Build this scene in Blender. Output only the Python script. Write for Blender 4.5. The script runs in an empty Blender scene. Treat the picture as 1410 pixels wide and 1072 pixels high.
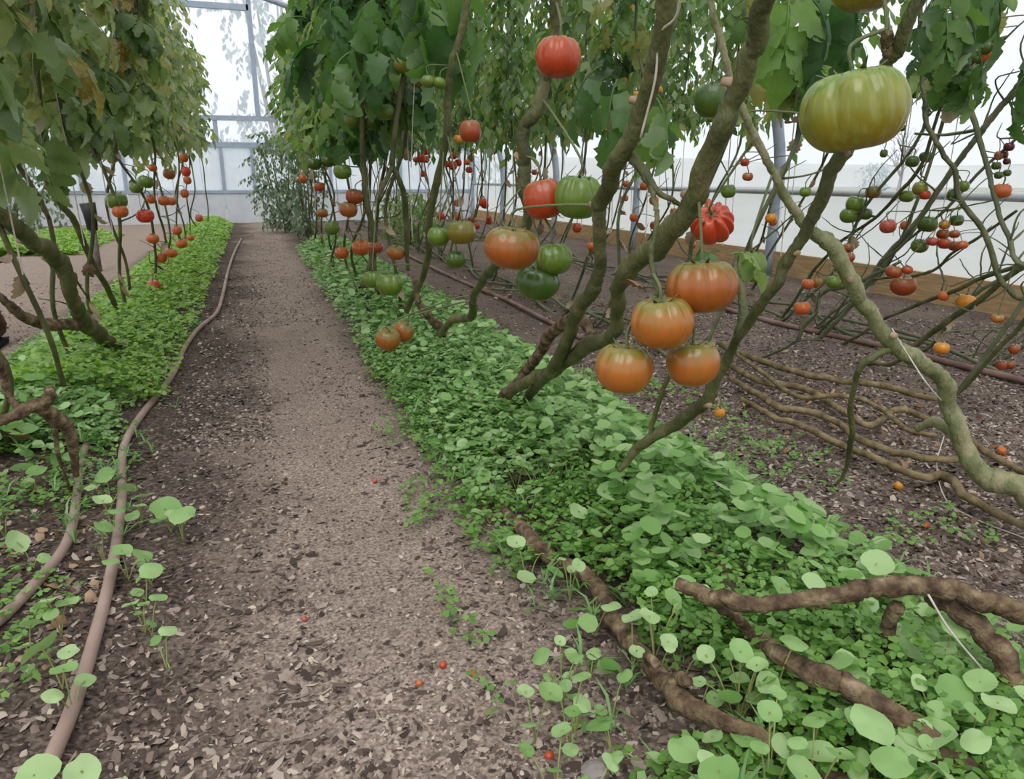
import bpy, math, random
import numpy as np
from mathutils import Vector, Matrix, noise as mnoise

SC = bpy.context.scene
COL = SC.collection
rnd = random.Random(11)
nr = np.random.default_rng(7)

# ------------------------------------------------------------------ camera, sky, light, exposure
FPX, VPX, VPY, CX, CY, CAMH = 1018.0, 345.0, 245.0, 705.0, 536.0, 0.75
PH = math.atan((CY - VPY) / FPX)
TH = math.atan((CX - VPX) / FPX * math.cos(PH))
FW = np.array([math.sin(TH) * math.cos(PH), math.cos(TH) * math.cos(PH), -math.sin(PH)])
RT = np.array([math.cos(TH), -math.sin(TH), 0.0])
UP = np.cross(RT, FW)
ORG = np.array([0, 0, CAMH])
cam = bpy.data.cameras.new('camera')
cam.sensor_width = 36.0
cam.lens = 36.0 * FPX / 1410.0
cam.clip_start = 0.02
cam.clip_end = 500
camo = bpy.data.objects.new('camera', cam)
camo.matrix_world = Matrix(((RT[0], UP[0], -FW[0], 0), (RT[1], UP[1], -FW[1], 0), (RT[2], UP[2], -FW[2], CAMH), (0, 0, 0, 1)))
COL.objects.link(camo)
SC.camera = camo

world = bpy.data.worlds.new('overcast')
SC.world = world
world.use_nodes = True
wn, wl = world.node_tree.nodes, world.node_tree.links
wn.clear()
wo = wn.new('ShaderNodeOutputWorld')
wb = wn.new('ShaderNodeBackground')
wt = wn.new('ShaderNodeTexCoord')
ws = wn.new('ShaderNodeSeparateXYZ')
wr = wn.new('ShaderNodeValToRGB')
wr.color_ramp.elements[0].position = 0.0
wr.color_ramp.elements[0].color = (0.80, 0.84, 0.90, 1)
wr.color_ramp.elements[1].position = 0.7
wr.color_ramp.elements[1].color = (1.0, 1.0, 1.0, 1)
wl.new(wt.outputs['Generated'], ws.inputs[0])
wl.new(ws.outputs['Z'], wr.inputs[0])
wl.new(wr.outputs[0], wb.inputs[0])
wl.new(wb.outputs[0], wo.inputs[0])
wb.inputs[1].default_value = 2.1

sun = bpy.data.lights.new('sun', 'SUN')
sun.energy = 2.6
sun.angle = math.radians(40)
sun.color = (1.0, 0.98, 0.95)
suno = bpy.data.objects.new('sun', sun)
suno.rotation_euler = (math.radians(28), math.radians(-20), 0)
COL.objects.link(suno)

vs = SC.view_settings
vs.view_transform = 'Standard'
vs.look = 'None'
vs.gamma = 1.0
vs.use_curve_mapping = False
vs.exposure = -0.65


def ray(u, v):
    return FW + RT * (u - CX) / FPX - UP * (v - CY) / FPX


def at_ground(u, v, z=0.0):
    r = ray(u, v)
    return ORG + r * (z - CAMH) / r[2]


def at_depth(u, v, d):
    return ORG + ray(u, v) * d


def at_x(u, v, X):
    r = ray(u, v)
    return ORG + r * X / r[0]


def depth_of(p):
    return float((np.asarray(p) - ORG) @ FW)


def pix(p):
    q = np.asarray(p) - ORG
    d = q @ FW
    return CX + FPX * (q @ RT) / d, CY - FPX * (q @ UP) / d, d


# ------------------------------------------------------------------ materials
def mat_new(name):
    m = bpy.data.materials.new(name)
    m.use_nodes = True
    nt = m.node_tree
    nt.nodes.clear()
    out = nt.nodes.new('ShaderNodeOutputMaterial')
    return m, nt, nt.nodes, nt.links, out


def ramp(nodes, stops):
    r = nodes.new('ShaderNodeValToRGB')
    e = r.color_ramp.elements
    while len(e) < len(stops):
        e.new(0.5)
    for i, (p, c) in enumerate(stops):
        e[i].position = p
        e[i].color = (*c, 1)
    return r


def noise_node(nodes, links, scale, detail=4, coord='Object', vec=None):
    n = nodes.new('ShaderNodeTexNoise')
    n.inputs['Scale'].default_value = scale
    n.inputs['Detail'].default_value = detail
    if vec is None:
        tc = nodes.new('ShaderNodeTexCoord')
        vec = tc.outputs[coord]
    links.new(vec, n.inputs['Vector'])
    return n


def leaf_material(name, stops, under, trans=0.35, source='object', spread=0.25, rough=0.42, scale=30):
    """Leaf blades: hue differs from leaf to leaf, paler underside, some light passes through."""
    m, nt, N, L, out = mat_new(name)
    if source == 'object':
        rn = N.new('ShaderNodeObjectInfo').outputs['Random']
    else:
        rn = N.new('ShaderNodeNewGeometry').outputs['Random Per Island']
    nz = noise_node(N, L, scale)
    ad = N.new('ShaderNodeMath')
    ad.operation = 'MULTIPLY_ADD'
    L.new(nz.outputs['Fac'], ad.inputs[0])
    ad.inputs[1].default_value = spread
    L.new(rn, ad.inputs[2])
    sb = N.new('ShaderNodeMath')
    sb.operation = 'SUBTRACT'
    L.new(ad.outputs[0], sb.inputs[0])
    sb.inputs[1].default_value = spread * 0.5
    r = ramp(N, stops)
    L.new(sb.outputs[0], r.inputs[0])
    geo = N.new('ShaderNodeNewGeometry')
    mx = N.new('ShaderNodeMix')
    mx.data_type = 'RGBA'
    mf = N.new('ShaderNodeMath')
    mf.operation = 'MULTIPLY'
    L.new(geo.outputs['Backfacing'], mf.inputs[0])
    mf.inputs[1].default_value = 0.55
    L.new(mf.outputs[0], mx.inputs['Factor'])
    L.new(r.outputs[0], mx.inputs[6])
    mx.inputs[7].default_value = (*under, 1)
    p = N.new('ShaderNodeBsdfPrincipled')
    p.inputs['Roughness'].default_value = rough
    p.inputs['Specular IOR Level'].default_value = 0.55
    L.new(mx.outputs[2], p.inputs['Base Color'])
    t = N.new('ShaderNodeBsdfTranslucent')
    hs = N.new('ShaderNodeHueSaturation')
    hs.inputs['Value'].default_value = 1.7
    hs.inputs['Saturation'].default_value = 1.1
    L.new(r.outputs[0], hs.inputs['Color'])
    L.new(hs.outputs[0], t.inputs['Color'])
    ms = N.new('ShaderNodeMixShader')
    ms.inputs[0].default_value = trans
    L.new(p.outputs[0], ms.inputs[1])
    L.new(t.outputs[0], ms.inputs[2])
    L.new(ms.outputs[0], out.inputs['Surface'])
    return m


def simple(name, stops, scale=20, rough=0.7, spec=0.3, bump=0.0, bscale=80, stretch=None, detail=5, contrast=None):
    m, nt, N, L, out = mat_new(name)
    tc = N.new('ShaderNodeTexCoord')
    vec = tc.outputs['Object']
    if stretch:
        mp = N.new('ShaderNodeMapping')
        mp.inputs['Scale'].default_value = stretch
        L.new(vec, mp.inputs[0])
        vec = mp.outputs[0]
    nz = noise_node(N, L, scale, detail, vec=vec)
    r = ramp(N, stops)
    L.new(nz.outputs['Fac'], r.inputs[0])
    p = N.new('ShaderNodeBsdfPrincipled')
    p.inputs['Roughness'].default_value = rough
    p.inputs['Specular IOR Level'].default_value = spec
    L.new(r.outputs[0], p.inputs['Base Color'])
    if bump:
        nb = noise_node(N, L, bscale, 4, vec=vec)
        b = N.new('ShaderNodeBump')
        b.inputs['Strength'].default_value = bump
        b.inputs['Distance'].default_value = 0.006
        L.new(nb.outputs['Fac'], b.inputs['Height'])
        L.new(b.outputs[0], p.inputs['Normal'])
    L.new(p.outputs[0], out.inputs['Surface'])
    return m


def island_material(name, stops, rough=0.85, spec=0.2):
    m, nt, N, L, out = mat_new(name)
    g = N.new('ShaderNodeNewGeometry')
    r = ramp(N, stops)
    L.new(g.outputs['Random Per Island'], r.inputs[0])
    p = N.new('ShaderNodeBsdfPrincipled')
    p.inputs['Roughness'].default_value = rough
    p.inputs['Specular IOR Level'].default_value = spec
    L.new(r.outputs[0], p.inputs['Base Color'])
    L.new(p.outputs[0], out.inputs['Surface'])
    return m


def film_material(name, color, clear, rough=0.3, through=0.5):
    """Polythene sheeting: part of the light goes straight through, the rest is scattered."""
    m, nt, N, L, out = mat_new(name)
    tr = N.new('ShaderNodeBsdfTransparent')
    tr.inputs[0].default_value = (0.97, 0.98, 1.0, 1)
    df = N.new('ShaderNodeBsdfDiffuse')
    df.inputs[0].default_value = (*color, 1)
    tl = N.new('ShaderNodeBsdfTranslucent')
    tl.inputs[0].default_value = (*color, 1)
    a = N.new('ShaderNodeMixShader')
    a.inputs[0].default_value = through
    L.new(df.outputs[0], a.inputs[1])
    L.new(tl.outputs[0], a.inputs[2])
    b = N.new('ShaderNodeMixShader')
    nz = noise_node(N, L, 1.3, 3)
    mp = N.new('ShaderNodeMapRange')
    mp.inputs['To Min'].default_value = max(0, clear - 0.08)
    mp.inputs['To Max'].default_value = min(1, clear + 0.08)
    L.new(nz.outputs['Fac'], mp.inputs['Value'])
    L.new(mp.outputs[0], b.inputs[0])
    L.new(a.outputs[0], b.inputs[1])
    L.new(tr.outputs[0], b.inputs[2])
    L.new(b.outputs[0], out.inputs['Surface'])
    return m


def fruit_material(name, low, mid, top, streak, rough=0.28, streak_amt=0.35):
    """Skin colour runs from blossom end to shoulder, with fine streaks down the sides."""
    m, nt, N, L, out = mat_new(name)
    tc = N.new('ShaderNodeTexCoord')
    sx = N.new('ShaderNodeSeparateXYZ')
    L.new(tc.outputs['Generated'], sx.inputs[0])
    nz = noise_node(N, L, 2.2, 3, coord='Generated')
    ad = N.new('ShaderNodeMath')
    ad.operation = 'MULTIPLY_ADD'
    L.new(nz.outputs['Fac'], ad.inputs[0])
    ad.inputs[1].default_value = 0.5
    L.new(sx.outputs['Z'], ad.inputs[2])
    sb = N.new('ShaderNodeMath')
    sb.operation = 'SUBTRACT'
    L.new(ad.outputs[0], sb.inputs[0])
    sb.inputs[1].default_value = 0.25
    r = ramp(N, [(0.08, low), (0.5, mid), (0.72, tuple(0.6 * x + 0.4 * y for x, y in zip(mid, top))), (0.9, top)])
    L.new(sb.outputs[0], r.inputs[0])
    mp = N.new('ShaderNodeMapping')
    mp.inputs['Scale'].default_value = (11, 11, 1.2)
    L.new(tc.outputs['Generated'], mp.inputs[0])
    n2 = noise_node(N, L, 1.5, 3, vec=mp.outputs[0])
    r2 = ramp(N, [(0.45, (0, 0, 0)), (0.7, (1, 1, 1))])
    L.new(n2.outputs['Fac'], r2.inputs[0])
    mf = N.new('ShaderNodeMath')
    mf.operation = 'MULTIPLY'
    L.new(r2.outputs[0], mf.inputs[0])
    mf.inputs[1].default_value = streak_amt
    mx = N.new('ShaderNodeMix')
    mx.data_type = 'RGBA'
    L.new(mf.outputs[0], mx.inputs['Factor'])
    L.new(r.outputs[0], mx.inputs[6])
    mx.inputs[7].default_value = (*streak, 1)
    p = N.new('ShaderNodeBsdfPrincipled')
    p.inputs['Roughness'].default_value = rough
    p.inputs['Specular IOR Level'].default_value = 0.35
    p.inputs['Coat Weight'].default_value = 0.3
    p.inputs['Coat Roughness'].default_value = 0.16
    L.new(mx.outputs[2], p.inputs['Base Color'])
    L.new(p.outputs[0], out.inputs['Surface'])
    return m


def soil_material():
    m, nt, N, L, out = mat_new('soil')
    tc = N.new('ShaderNodeTexCoord')
    sx = N.new('ShaderNodeSeparateXYZ')
    L.new(tc.outputs['Object'], sx.inputs[0])
    wv = noise_node(N, L, 1.6, 4)
    wob = N.new('ShaderNodeMath')
    wob.operation = 'MULTIPLY_ADD'
    L.new(wv.outputs['Fac'], wob.inputs[0])
    wob.inputs[1].default_value = 0.5
    L.new(sx.outputs['X'], wob.inputs[2])
    # trodden aisles are paler than the mulched beds; 0 = bed, 1 = aisle
    rng = N.new('ShaderNodeMapRange')
    rng.inputs['From Min'].default_value = -8.0 + 0.25
    rng.inputs['From Max'].default_value = 5.0 + 0.25
    L.new(wob.outputs[0], rng.inputs['Value'])

    def q(x):
        return (x + 8.0) / 13.0
    aisle = ramp(N, [(q(-2.9), (0.35, 0.35, 0.35)), (q(-2.5), (1.2, 1.2, 1.2)), (q(-1.15), (1.2, 1.2, 1.2)), (q(-0.95), (0.05, 0.05, 0.05)), (q(-0.22), (0.06, 0.06, 0.06)),
                     (q(0.02), (0.8, 0.8, 0.8)), (q(0.30), (0.85, 0.85, 0.85)), (q(0.5), (0.08, 0.08, 0.08)), (q(1.0), (0.1, 0.1, 0.1)), (q(1.2), (0.32, 0.32, 0.32)),
                     (q(1.4), (0.28, 0.28, 0.28)), (q(1.65), (0.12, 0.12, 0.12)), (q(2.1), (0.36, 0.36, 0.36)), (q(2.6), (0.3, 0.3, 0.3)), (q(3.2), (0.22, 0.22, 0.22))])
    L.new(rng.outputs[0], aisle.inputs[0])
    n1 = noise_node(N, L, 95, 6)
    dark = ramp(N, [(0.32, (0.022, 0.015, 0.012)), (0.5, (0.068, 0.049, 0.040)), (0.66, (0.17, 0.13, 0.105))])
    L.new(n1.outputs['Fac'], dark.inputs[0])
    n2 = noise_node(N, L, 150, 5)
    pale = ramp(N, [(0.3, (0.12, 0.088, 0.072)), (0.5, (0.29, 0.225, 0.185)), (0.68, (0.45, 0.36, 0.30))])
    L.new(n2.outputs['Fac'], pale.inputs[0])
    n3 = noise_node(N, L, 3.2, 5)
    pt = N.new('ShaderNodeMath')
    pt.operation = 'MULTIPLY_ADD'
    L.new(n3.outputs['Fac'], pt.inputs[0])
    pt.inputs[1].default_value = 0.7
    L.new(aisle.outputs[0], pt.inputs[2])
    ps = N.new('ShaderNodeMath')
    ps.operation = 'SUBTRACT'
    ps.use_clamp = True
    L.new(pt.outputs[0], ps.inputs[0])
    ps.inputs[1].default_value = 0.33
    mx = N.new('ShaderNodeMix')
    mx.data_type = 'RGBA'
    L.new(ps.outputs[0], mx.inputs['Factor'])
    L.new(dark.outputs[0], mx.inputs[6])
    L.new(pale.outputs[0], mx.inputs[7])
    p = N.new('ShaderNodeBsdfPrincipled')
    p.inputs['Roughness'].default_value = 0.95
    p.inputs['Specular IOR Level'].default_value = 0.15
    L.new(mx.outputs[2], p.inputs['Base Color'])
    b = N.new('ShaderNodeBump')
    b.inputs['Strength'].default_value = 0.9
    b.inputs['Distance'].default_value = 0.006
    n4 = noise_node(N, L, 120, 6)
    L.new(n4.outputs['Fac'], b.inputs['Height'])
    L.new(b.outputs[0], p.inputs['Normal'])
    L.new(p.outputs[0], out.inputs['Surface'])
    return m


M = {}
M['soil'] = soil_material()
M['chip'] = island_material('wood chip', [(0.0, (0.045, 0.032, 0.027)), (0.4, (0.105, 0.076, 0.063)), (0.62, (0.19, 0.142, 0.118)), (0.82, (0.30, 0.24, 0.205)), (1.0, (0.50, 0.42, 0.34))])
M['grit'] = island_material('path grit', [(0.0, (0.06, 0.043, 0.035)), (0.35, (0.19, 0.145, 0.12)), (0.8, (0.34, 0.27, 0.225)), (1.0, (0.52, 0.44, 0.38))])
M['litter'] = island_material('dead leaf', [(0.0, (0.10, 0.05, 0.03)), (0.5, (0.24, 0.14, 0.085)), (1.0, (0.46, 0.34, 0.22))])
M['leaf_dark'] = leaf_material('tomato leaf', [(0.0, (0.030, 0.082, 0.020)), (0.35, (0.065, 0.155, 0.033)), (0.7, (0.135, 0.25, 0.05)), (1.0, (0.25, 0.34, 0.09))], (0.20, 0.28, 0.17), 0.38)
M['leaf_left'] = leaf_material('ageing tomato leaf', [(0.0, (0.085, 0.15, 0.04)), (0.45, (0.19, 0.27, 0.085)), (0.85, (0.33, 0.38, 0.15)), (0.96, (0.30, 0.24, 0.06)), (1.0, (0.20, 0.12, 0.05))], (0.38, 0.42, 0.31), 0.45)
M['leaf_cherry'] = leaf_material('cherry tomato leaf', [(0.0, (0.055, 0.12, 0.030)), (0.45, (0.13, 0.24, 0.055)), (0.85, (0.26, 0.35, 0.10)), (1.0, (0.42, 0.38, 0.13))], (0.26, 0.34, 0.2), 0.45, source='island')
M['leaf_left_far'] = leaf_material('ageing tomato leaf massed', [(0.0, (0.095, 0.16, 0.045)), (0.4, (0.20, 0.28, 0.085)), (0.85, (0.34, 0.38, 0.14)), (1.0, (0.40, 0.33, 0.11))], (0.24, 0.28, 0.19), 0.35, source='island')
M['leaf_cherry_single'] = leaf_material('cherry tomato leaf near', [(0.0, (0.042, 0.10, 0.025)), (0.45, (0.095, 0.19, 0.042)), (0.85, (0.20, 0.29, 0.075)), (1.0, (0.34, 0.32, 0.11))], (0.24, 0.31, 0.19), 0.42)
M['dry'] = leaf_material('dry curled leaf', [(0.0, (0.10, 0.055, 0.03)), (0.5, (0.25, 0.17, 0.10)), (1.0, (0.42, 0.34, 0.23))], (0.36, 0.29, 0.2), 0.2)
M['leaf_grey'] = leaf_material('grey green bush leaf', [(0.0, (0.06, 0.105, 0.05)), (0.5, (0.13, 0.195, 0.10)), (1.0, (0.26, 0.32, 0.20))], (0.25, 0.30, 0.2), 0.3, source='island')
M['hedge'] = leaf_material('hazed hedge leaf', [(0.0, (0.36, 0.43, 0.47)), (1.0, (0.52, 0.58, 0.60))], (0.4, 0.46, 0.48), 0.3, source='island')  # haze painted in: leaf colour lightened and blued for the outdoor hedges and tree
M['lettuce'] = leaf_material('round weed leaf', [(0.0, (0.17, 0.32, 0.085)), (0.5, (0.27, 0.43, 0.16)), (1.0, (0.38, 0.53, 0.25))], (0.24, 0.36, 0.15), 0.22, scale=60, rough=0.55)
M['lettuce_far'] = leaf_material('round weed leaf massed', [(0.0, (0.13, 0.28, 0.06)), (0.5, (0.23, 0.40, 0.12)), (1.0, (0.37, 0.52, 0.24))], (0.2, 0.32, 0.12), 0.25, source='island')
M['carpet'] = leaf_material('small weed leaf', [(0.0, (0.06, 0.17, 0.022)), (0.5, (0.16, 0.34, 0.05)), (1.0, (0.29, 0.47, 0.11))], (0.16, 0.30, 0.08), 0.35, source='island')
M['carpet_far'] = leaf_material('bright weed leaf', [(0.0, (0.11, 0.24, 0.03)), (0.5, (0.24, 0.42, 0.06)), (1.0, (0.40, 0.56, 0.13))], (0.26, 0.40, 0.1), 0.35, source='island')
M['blade'] = leaf_material('grass blade', [(0.0, (0.09, 0.23, 0.05)), (1.0, (0.22, 0.40, 0.14))], (0.16, 0.30, 0.1), 0.3, source='island')
M['weedstem'] = simple('weed stalk', [(0.3, (0.20, 0.25, 0.07)), (0.7, (0.38, 0.38, 0.16))], 30)
M['stem_green'] = simple('green vine skin', [(0.30, (0.045, 0.050, 0.015)), (0.47, (0.080, 0.088, 0.028)), (0.60, (0.125, 0.125, 0.048)), (0.74, (0.21, 0.16, 0.085))], 22, 0.55, 0.4, 0.8, 170, stretch=(1, 1, 0.4), detail=8)
M['stem_pale'] = simple('pale green vine skin', [(0.3, (0.085, 0.10, 0.035)), (0.5, (0.19, 0.20, 0.09)), (0.72, (0.34, 0.29, 0.18))], 36, 0.55, 0.4, 0.8, 170, stretch=(1, 1, 0.4), detail=8)
M['stem_wood'] = simple('woody vine bark', [(0.30, (0.040, 0.025, 0.016)), (0.47, (0.12, 0.078, 0.048)), (0.60, (0.20, 0.15, 0.085)), (0.74, (0.36, 0.27, 0.19))], 45, 0.85, 0.2, 1.0, 160, detail=8)
M['stem_lying'] = simple('lying vine bark', [(0.3, (0.085, 0.062, 0.028)), (0.52, (0.19, 0.145, 0.075)), (0.72, (0.30, 0.24, 0.14))], 26, 0.8, 0.2, 0.8, 90)
M['stem_thin'] = simple('thin vine skin', [(0.3, (0.075, 0.092, 0.045)), (0.6, (0.15, 0.165, 0.09)), (0.8, (0.22, 0.19, 0.12))], 12, 0.65)
M['calyx'] = simple('dry calyx', [(0.3, (0.075, 0.10, 0.04)), (0.7, (0.18, 0.20, 0.10))], 40, 0.8)
M['scar'] = simple('corky scar', [(0.3, (0.06, 0.035, 0.02)), (0.7, (0.25, 0.15, 0.08))], 60, 0.9)
M['node'] = simple('leaf scar', [(0.3, (0.20, 0.13, 0.08)), (0.7, (0.42, 0.30, 0.2))], 60, 0.9)
M['twine'] = simple('pale twine', [(0.3, (0.42, 0.38, 0.31)), (0.7, (0.62, 0.58, 0.5))], 80, 0.9)
M['hose'] = simple('weathered brown hose', [(0.3, (0.26, 0.175, 0.145)), (0.6, (0.36, 0.26, 0.22)), (0.8, (0.45, 0.36, 0.31))], 9, 0.6, 0.35)
M['hose_dark'] = simple('dusty dark hose', [(0.3, (0.15, 0.085, 0.07)), (0.7, (0.28, 0.19, 0.16))], 9, 0.65)
M['plank'] = simple('weathered pine', [(0.3, (0.36, 0.23, 0.115)), (0.6, (0.50, 0.34, 0.18)), (0.8, (0.58, 0.43, 0.26))], 14, 0.75, 0.2, stretch=(6, 0.5, 6))
M['steel'] = simple('galvanised tube', [(0.3, (0.23, 0.27, 0.33)), (0.7, (0.34, 0.385, 0.44))], 12, 0.45, 0.5)
M['frame'] = simple('pale blue grey frame', [(0.3, (0.30, 0.36, 0.45)), (0.7, (0.40, 0.46, 0.55))], 12, 0.5)
M['rail'] = simple('grey rail', [(0.3, (0.34, 0.36, 0.38)), (0.7, (0.45, 0.47, 0.48))], 9, 0.6)
M['panel'] = simple('grey panel', [(0.3, (0.56, 0.58, 0.62)), (0.7, (0.66, 0.68, 0.71))], 5, 0.6)
M['film_roof'] = film_material('roof polythene', (0.95, 0.96, 0.98), 0.74)
M['film_end'] = film_material('end polythene', (0.95, 0.97, 1.0), 0.70, through=0.85)
M['pane'] = film_material('end pane', (0.93, 0.96, 1.0), 0.45, through=0.9)
M['film_side'] = film_material('clear side polythene', (0.95, 0.96, 0.98), 0.82)
M['skirt'] = film_material('white skirt polythene', (0.92, 0.94, 0.97), 0.30, through=0.75)
M['meadow'] = simple('meadow', [(0.3, (0.20, 0.22, 0.17)), (0.7, (0.36, 0.37, 0.33))], 0.4, 0.9)
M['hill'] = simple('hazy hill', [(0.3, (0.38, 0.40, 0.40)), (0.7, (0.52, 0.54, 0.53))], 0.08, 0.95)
M['bark_far'] = simple('grey bark', [(0.3, (0.25, 0.24, 0.24)), (0.7, (0.36, 0.35, 0.35))], 3, 0.9)
M['dark_plastic'] = simple('dark plastic', [(0.3, (0.012, 0.014, 0.016)), (0.7, (0.03, 0.032, 0.035))], 20, 0.5)
M['stake'] = simple('grey wood', [(0.3, (0.12, 0.10, 0.085)), (0.7, (0.24, 0.21, 0.18))], 20, 0.8)
M['denim'] = simple('dark blue trousers', [(0.3, (0.018, 0.024, 0.045)), (0.7, (0.04, 0.055, 0.09))], 90, 0.9)
M['boot'] = simple('brown boot', [(0.3, (0.055, 0.022, 0.014)), (0.7, (0.12, 0.05, 0.03))], 40, 0.6)
M['sole'] = simple('black sole', [(0.3, (0.008, 0.008, 0.008)), (0.7, (0.02, 0.02, 0.02))], 30, 0.8)
M['stone'] = simple('grey stone', [(0.3, (0.20, 0.17, 0.155)), (0.7, (0.34, 0.30, 0.28))], 30, 0.9, bump=0.6)

FR = {
    'orange_brown': fruit_material('orange brown skin', (0.33, 0.070, 0.010), (0.34, 0.090, 0.014), (0.17, 0.14, 0.028), (0.18, 0.075, 0.012), streak_amt=0.45),
    'orange': fruit_material('orange skin', (0.42, 0.105, 0.012), (0.40, 0.125, 0.018), (0.20, 0.175, 0.035), (0.25, 0.12, 0.02), streak_amt=0.45),
    'green': fruit_material('green skin', (0.092, 0.150, 0.011), (0.108, 0.178, 0.019), (0.083, 0.150, 0.020), (0.183, 0.226, 0.037), streak_amt=0.45),
    'dark_green': fruit_material('dark green skin', (0.071, 0.092, 0.008), (0.046, 0.096, 0.011), (0.033, 0.075, 0.012), (0.100, 0.137, 0.020)),
    'yellow_green': fruit_material('yellow green skin', (0.24, 0.17, 0.012), (0.20, 0.20, 0.016), (0.12, 0.20, 0.028), (0.30, 0.31, 0.08), streak_amt=0.55),
    'olive': fruit_material('olive skin', (0.225, 0.116, 0.012), (0.166, 0.130, 0.014), (0.116, 0.130, 0.020), (0.116, 0.089, 0.012)),
    'red': fruit_material('red skin', (0.416, 0.035, 0.008), (0.399, 0.048, 0.011), (0.300, 0.068, 0.016), (0.458, 0.089, 0.020)),
    'bright_red': fruit_material('bright red skin', (0.549, 0.030, 0.011), (0.516, 0.038, 0.012), (0.458, 0.048, 0.014), (0.541, 0.082, 0.025)),
    'dull_red': fruit_material('dull red skin', (0.300, 0.038, 0.011), (0.316, 0.062, 0.014), (0.233, 0.103, 0.033), (0.200, 0.048, 0.012)),
    'red_orange': fruit_material('red orange skin', (0.516, 0.089, 0.014), (0.499, 0.103, 0.019), (0.416, 0.116, 0.025), (0.516, 0.150, 0.033)),
    'yellow': fruit_material('yellow orange skin', (0.599, 0.205, 0.011), (0.582, 0.218, 0.016), (0.458, 0.226, 0.025), (0.624, 0.287, 0.041)),
    'pink': fruit_material('pink red skin', (0.483, 0.068, 0.045), (0.458, 0.075, 0.045), (0.399, 0.089, 0.045), (0.499, 0.123, 0.066)),
    'purple': fruit_material('purple skin', (0.108, 0.013, 0.014), (0.083, 0.012, 0.012), (0.042, 0.013, 0.012), (0.166, 0.028, 0.020)),
}


# ------------------------------------------------------------------ geometry helpers
class MB:
    """Gathers vertices and faces, then links them as one mesh object."""

    def __init__(self):
        self.v, self.f, self.n = [], [], 0

    def add(self, V, F):
        V = np.asarray(V, float)
        self.v.append(V)
        self.f.extend([tuple(int(i) + self.n for i in t) for t in F])
        self.n += len(V)
        return self

    def tube(self, pts, rad, n=8, cap=True, seg=0, bump=0.0, node=0.0, every=0.1, seed=0, wob=0.0):
        pts = np.asarray(pts, float)
        rad = np.asarray(rad if np.ndim(rad) else [rad] * len(pts), float)
        if seg:
            pts, rad = smooth(pts, rad, seg)
        k = len(pts)
        g = np.random.default_rng(seed)
        if wob:
            o = g.normal(0, wob, (k, 3))
            o[0] = o[-1] = 0
            pts = pts + o
        T = np.gradient(pts, axis=0)
        T /= np.linalg.norm(T, axis=1)[:, None] + 1e-12
        a = np.array([0, 0, 1.0]) if abs(T[0][2]) < 0.9 else np.array([1.0, 0, 0])
        nrm = np.cross(T[0], a)
        nrm /= np.linalg.norm(nrm)
        arc = np.concatenate([[0], np.cumsum(np.linalg.norm(np.diff(pts, axis=0), axis=1))])
        knots = np.cumsum(g.uniform(0.45, 1.9, int(arc[-1] / every) + 3) * every) - every * 0.7
        kamp = node * g.uniform(0.25, 1.0, len(knots))
        ang = np.arange(n) * 2 * math.pi / n
        V = []
        for i in range(k):
            nrm = nrm - T[i] * (nrm @ T[i])
            nrm /= np.linalg.norm(nrm) + 1e-12
            b = np.cross(T[i], nrm)
            r = rad[i]
            if node:
                q = np.abs(knots - arc[i]) / (0.006 + 0.35 * rad[i])
                r = r * (1 + float(np.sum(kamp * np.exp(-q ** 2))))
            rr = r * (1 + bump * g.normal(0, 1, n).clip(-2, 2)) if bump else np.full(n, r)
            V.append(pts[i] + np.outer(np.cos(ang) * rr, nrm) + np.outer(np.sin(ang) * rr, b))
        V = np.concatenate(V)
        F = []
        for i in range(k - 1):
            for j in range(n):
                j2 = (j + 1) % n
                F.append((i * n + j, i * n + j2, (i + 1) * n + j2, (i + 1) * n + j))
        if cap:
            F.append(tuple(range(n - 1, -1, -1)))
            F.append(tuple((k - 1) * n + j for j in range(n)))
        return self.add(V, F)

    def box(self, c, s, rot=None):
        c, s = np.asarray(c, float), np.asarray(s, float) / 2
        V = np.array([(x, y, z) for x in (-1, 1) for y in (-1, 1) for z in (-1, 1)], float) * s
        if rot is not None:
            V = V @ rot.T
        return self.add(V + c, [(0, 1, 3, 2), (4, 6, 7, 5), (0, 4, 5, 1), (2, 3, 7, 6), (0, 2, 6, 4), (1, 5, 7, 3)])

    def mesh(self, name, mat, smooth_it=True):
        me = bpy.data.meshes.new(name)
        V = np.concatenate(self.v) if self.v else np.zeros((0, 3))
        me.from_pydata(V.tolist(), [], self.f)
        if smooth_it:
            me.polygons.foreach_set('use_smooth', [True] * len(me.polygons))
        if mat:
            me.materials.append(mat)
        return me

    def build(self, name, mat, parent=None, smooth_it=True, origin=None):
        o0 = np.zeros(3) if origin is None else np.asarray(origin, float)
        if parent is not None:
            o0 = np.array(parent.location) if origin is None else o0
        for i in range(len(self.v)):
            self.v[i] = self.v[i] - o0
        ob = bpy.data.objects.new(name, self.mesh(name, mat, smooth_it))
        COL.objects.link(ob)
        if parent is not None:
            ob.parent = parent
        else:
            ob.location = o0
        return ob


def mesh_big(name, V, F, mat, smooth_it=False):
    """Fast path for large uniform meshes: V (n,3), F (m,k)."""
    V = np.asarray(V, np.float32)
    F = np.asarray(F, np.int32)
    me = bpy.data.meshes.new(name)
    m, k = F.shape
    me.vertices.add(len(V))
    me.vertices.foreach_set('co', V.ravel())
    me.loops.add(m * k)
    me.loops.foreach_set('vertex_index', F.ravel())
    me.polygons.add(m)
    me.polygons.foreach_set('loop_start', np.arange(0, m * k, k, dtype=np.int32))
    if smooth_it:
        me.polygons.foreach_set('use_smooth', np.ones(m, bool))
    me.update(calc_edges=True)
    me.materials.append(mat)
    return me


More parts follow.
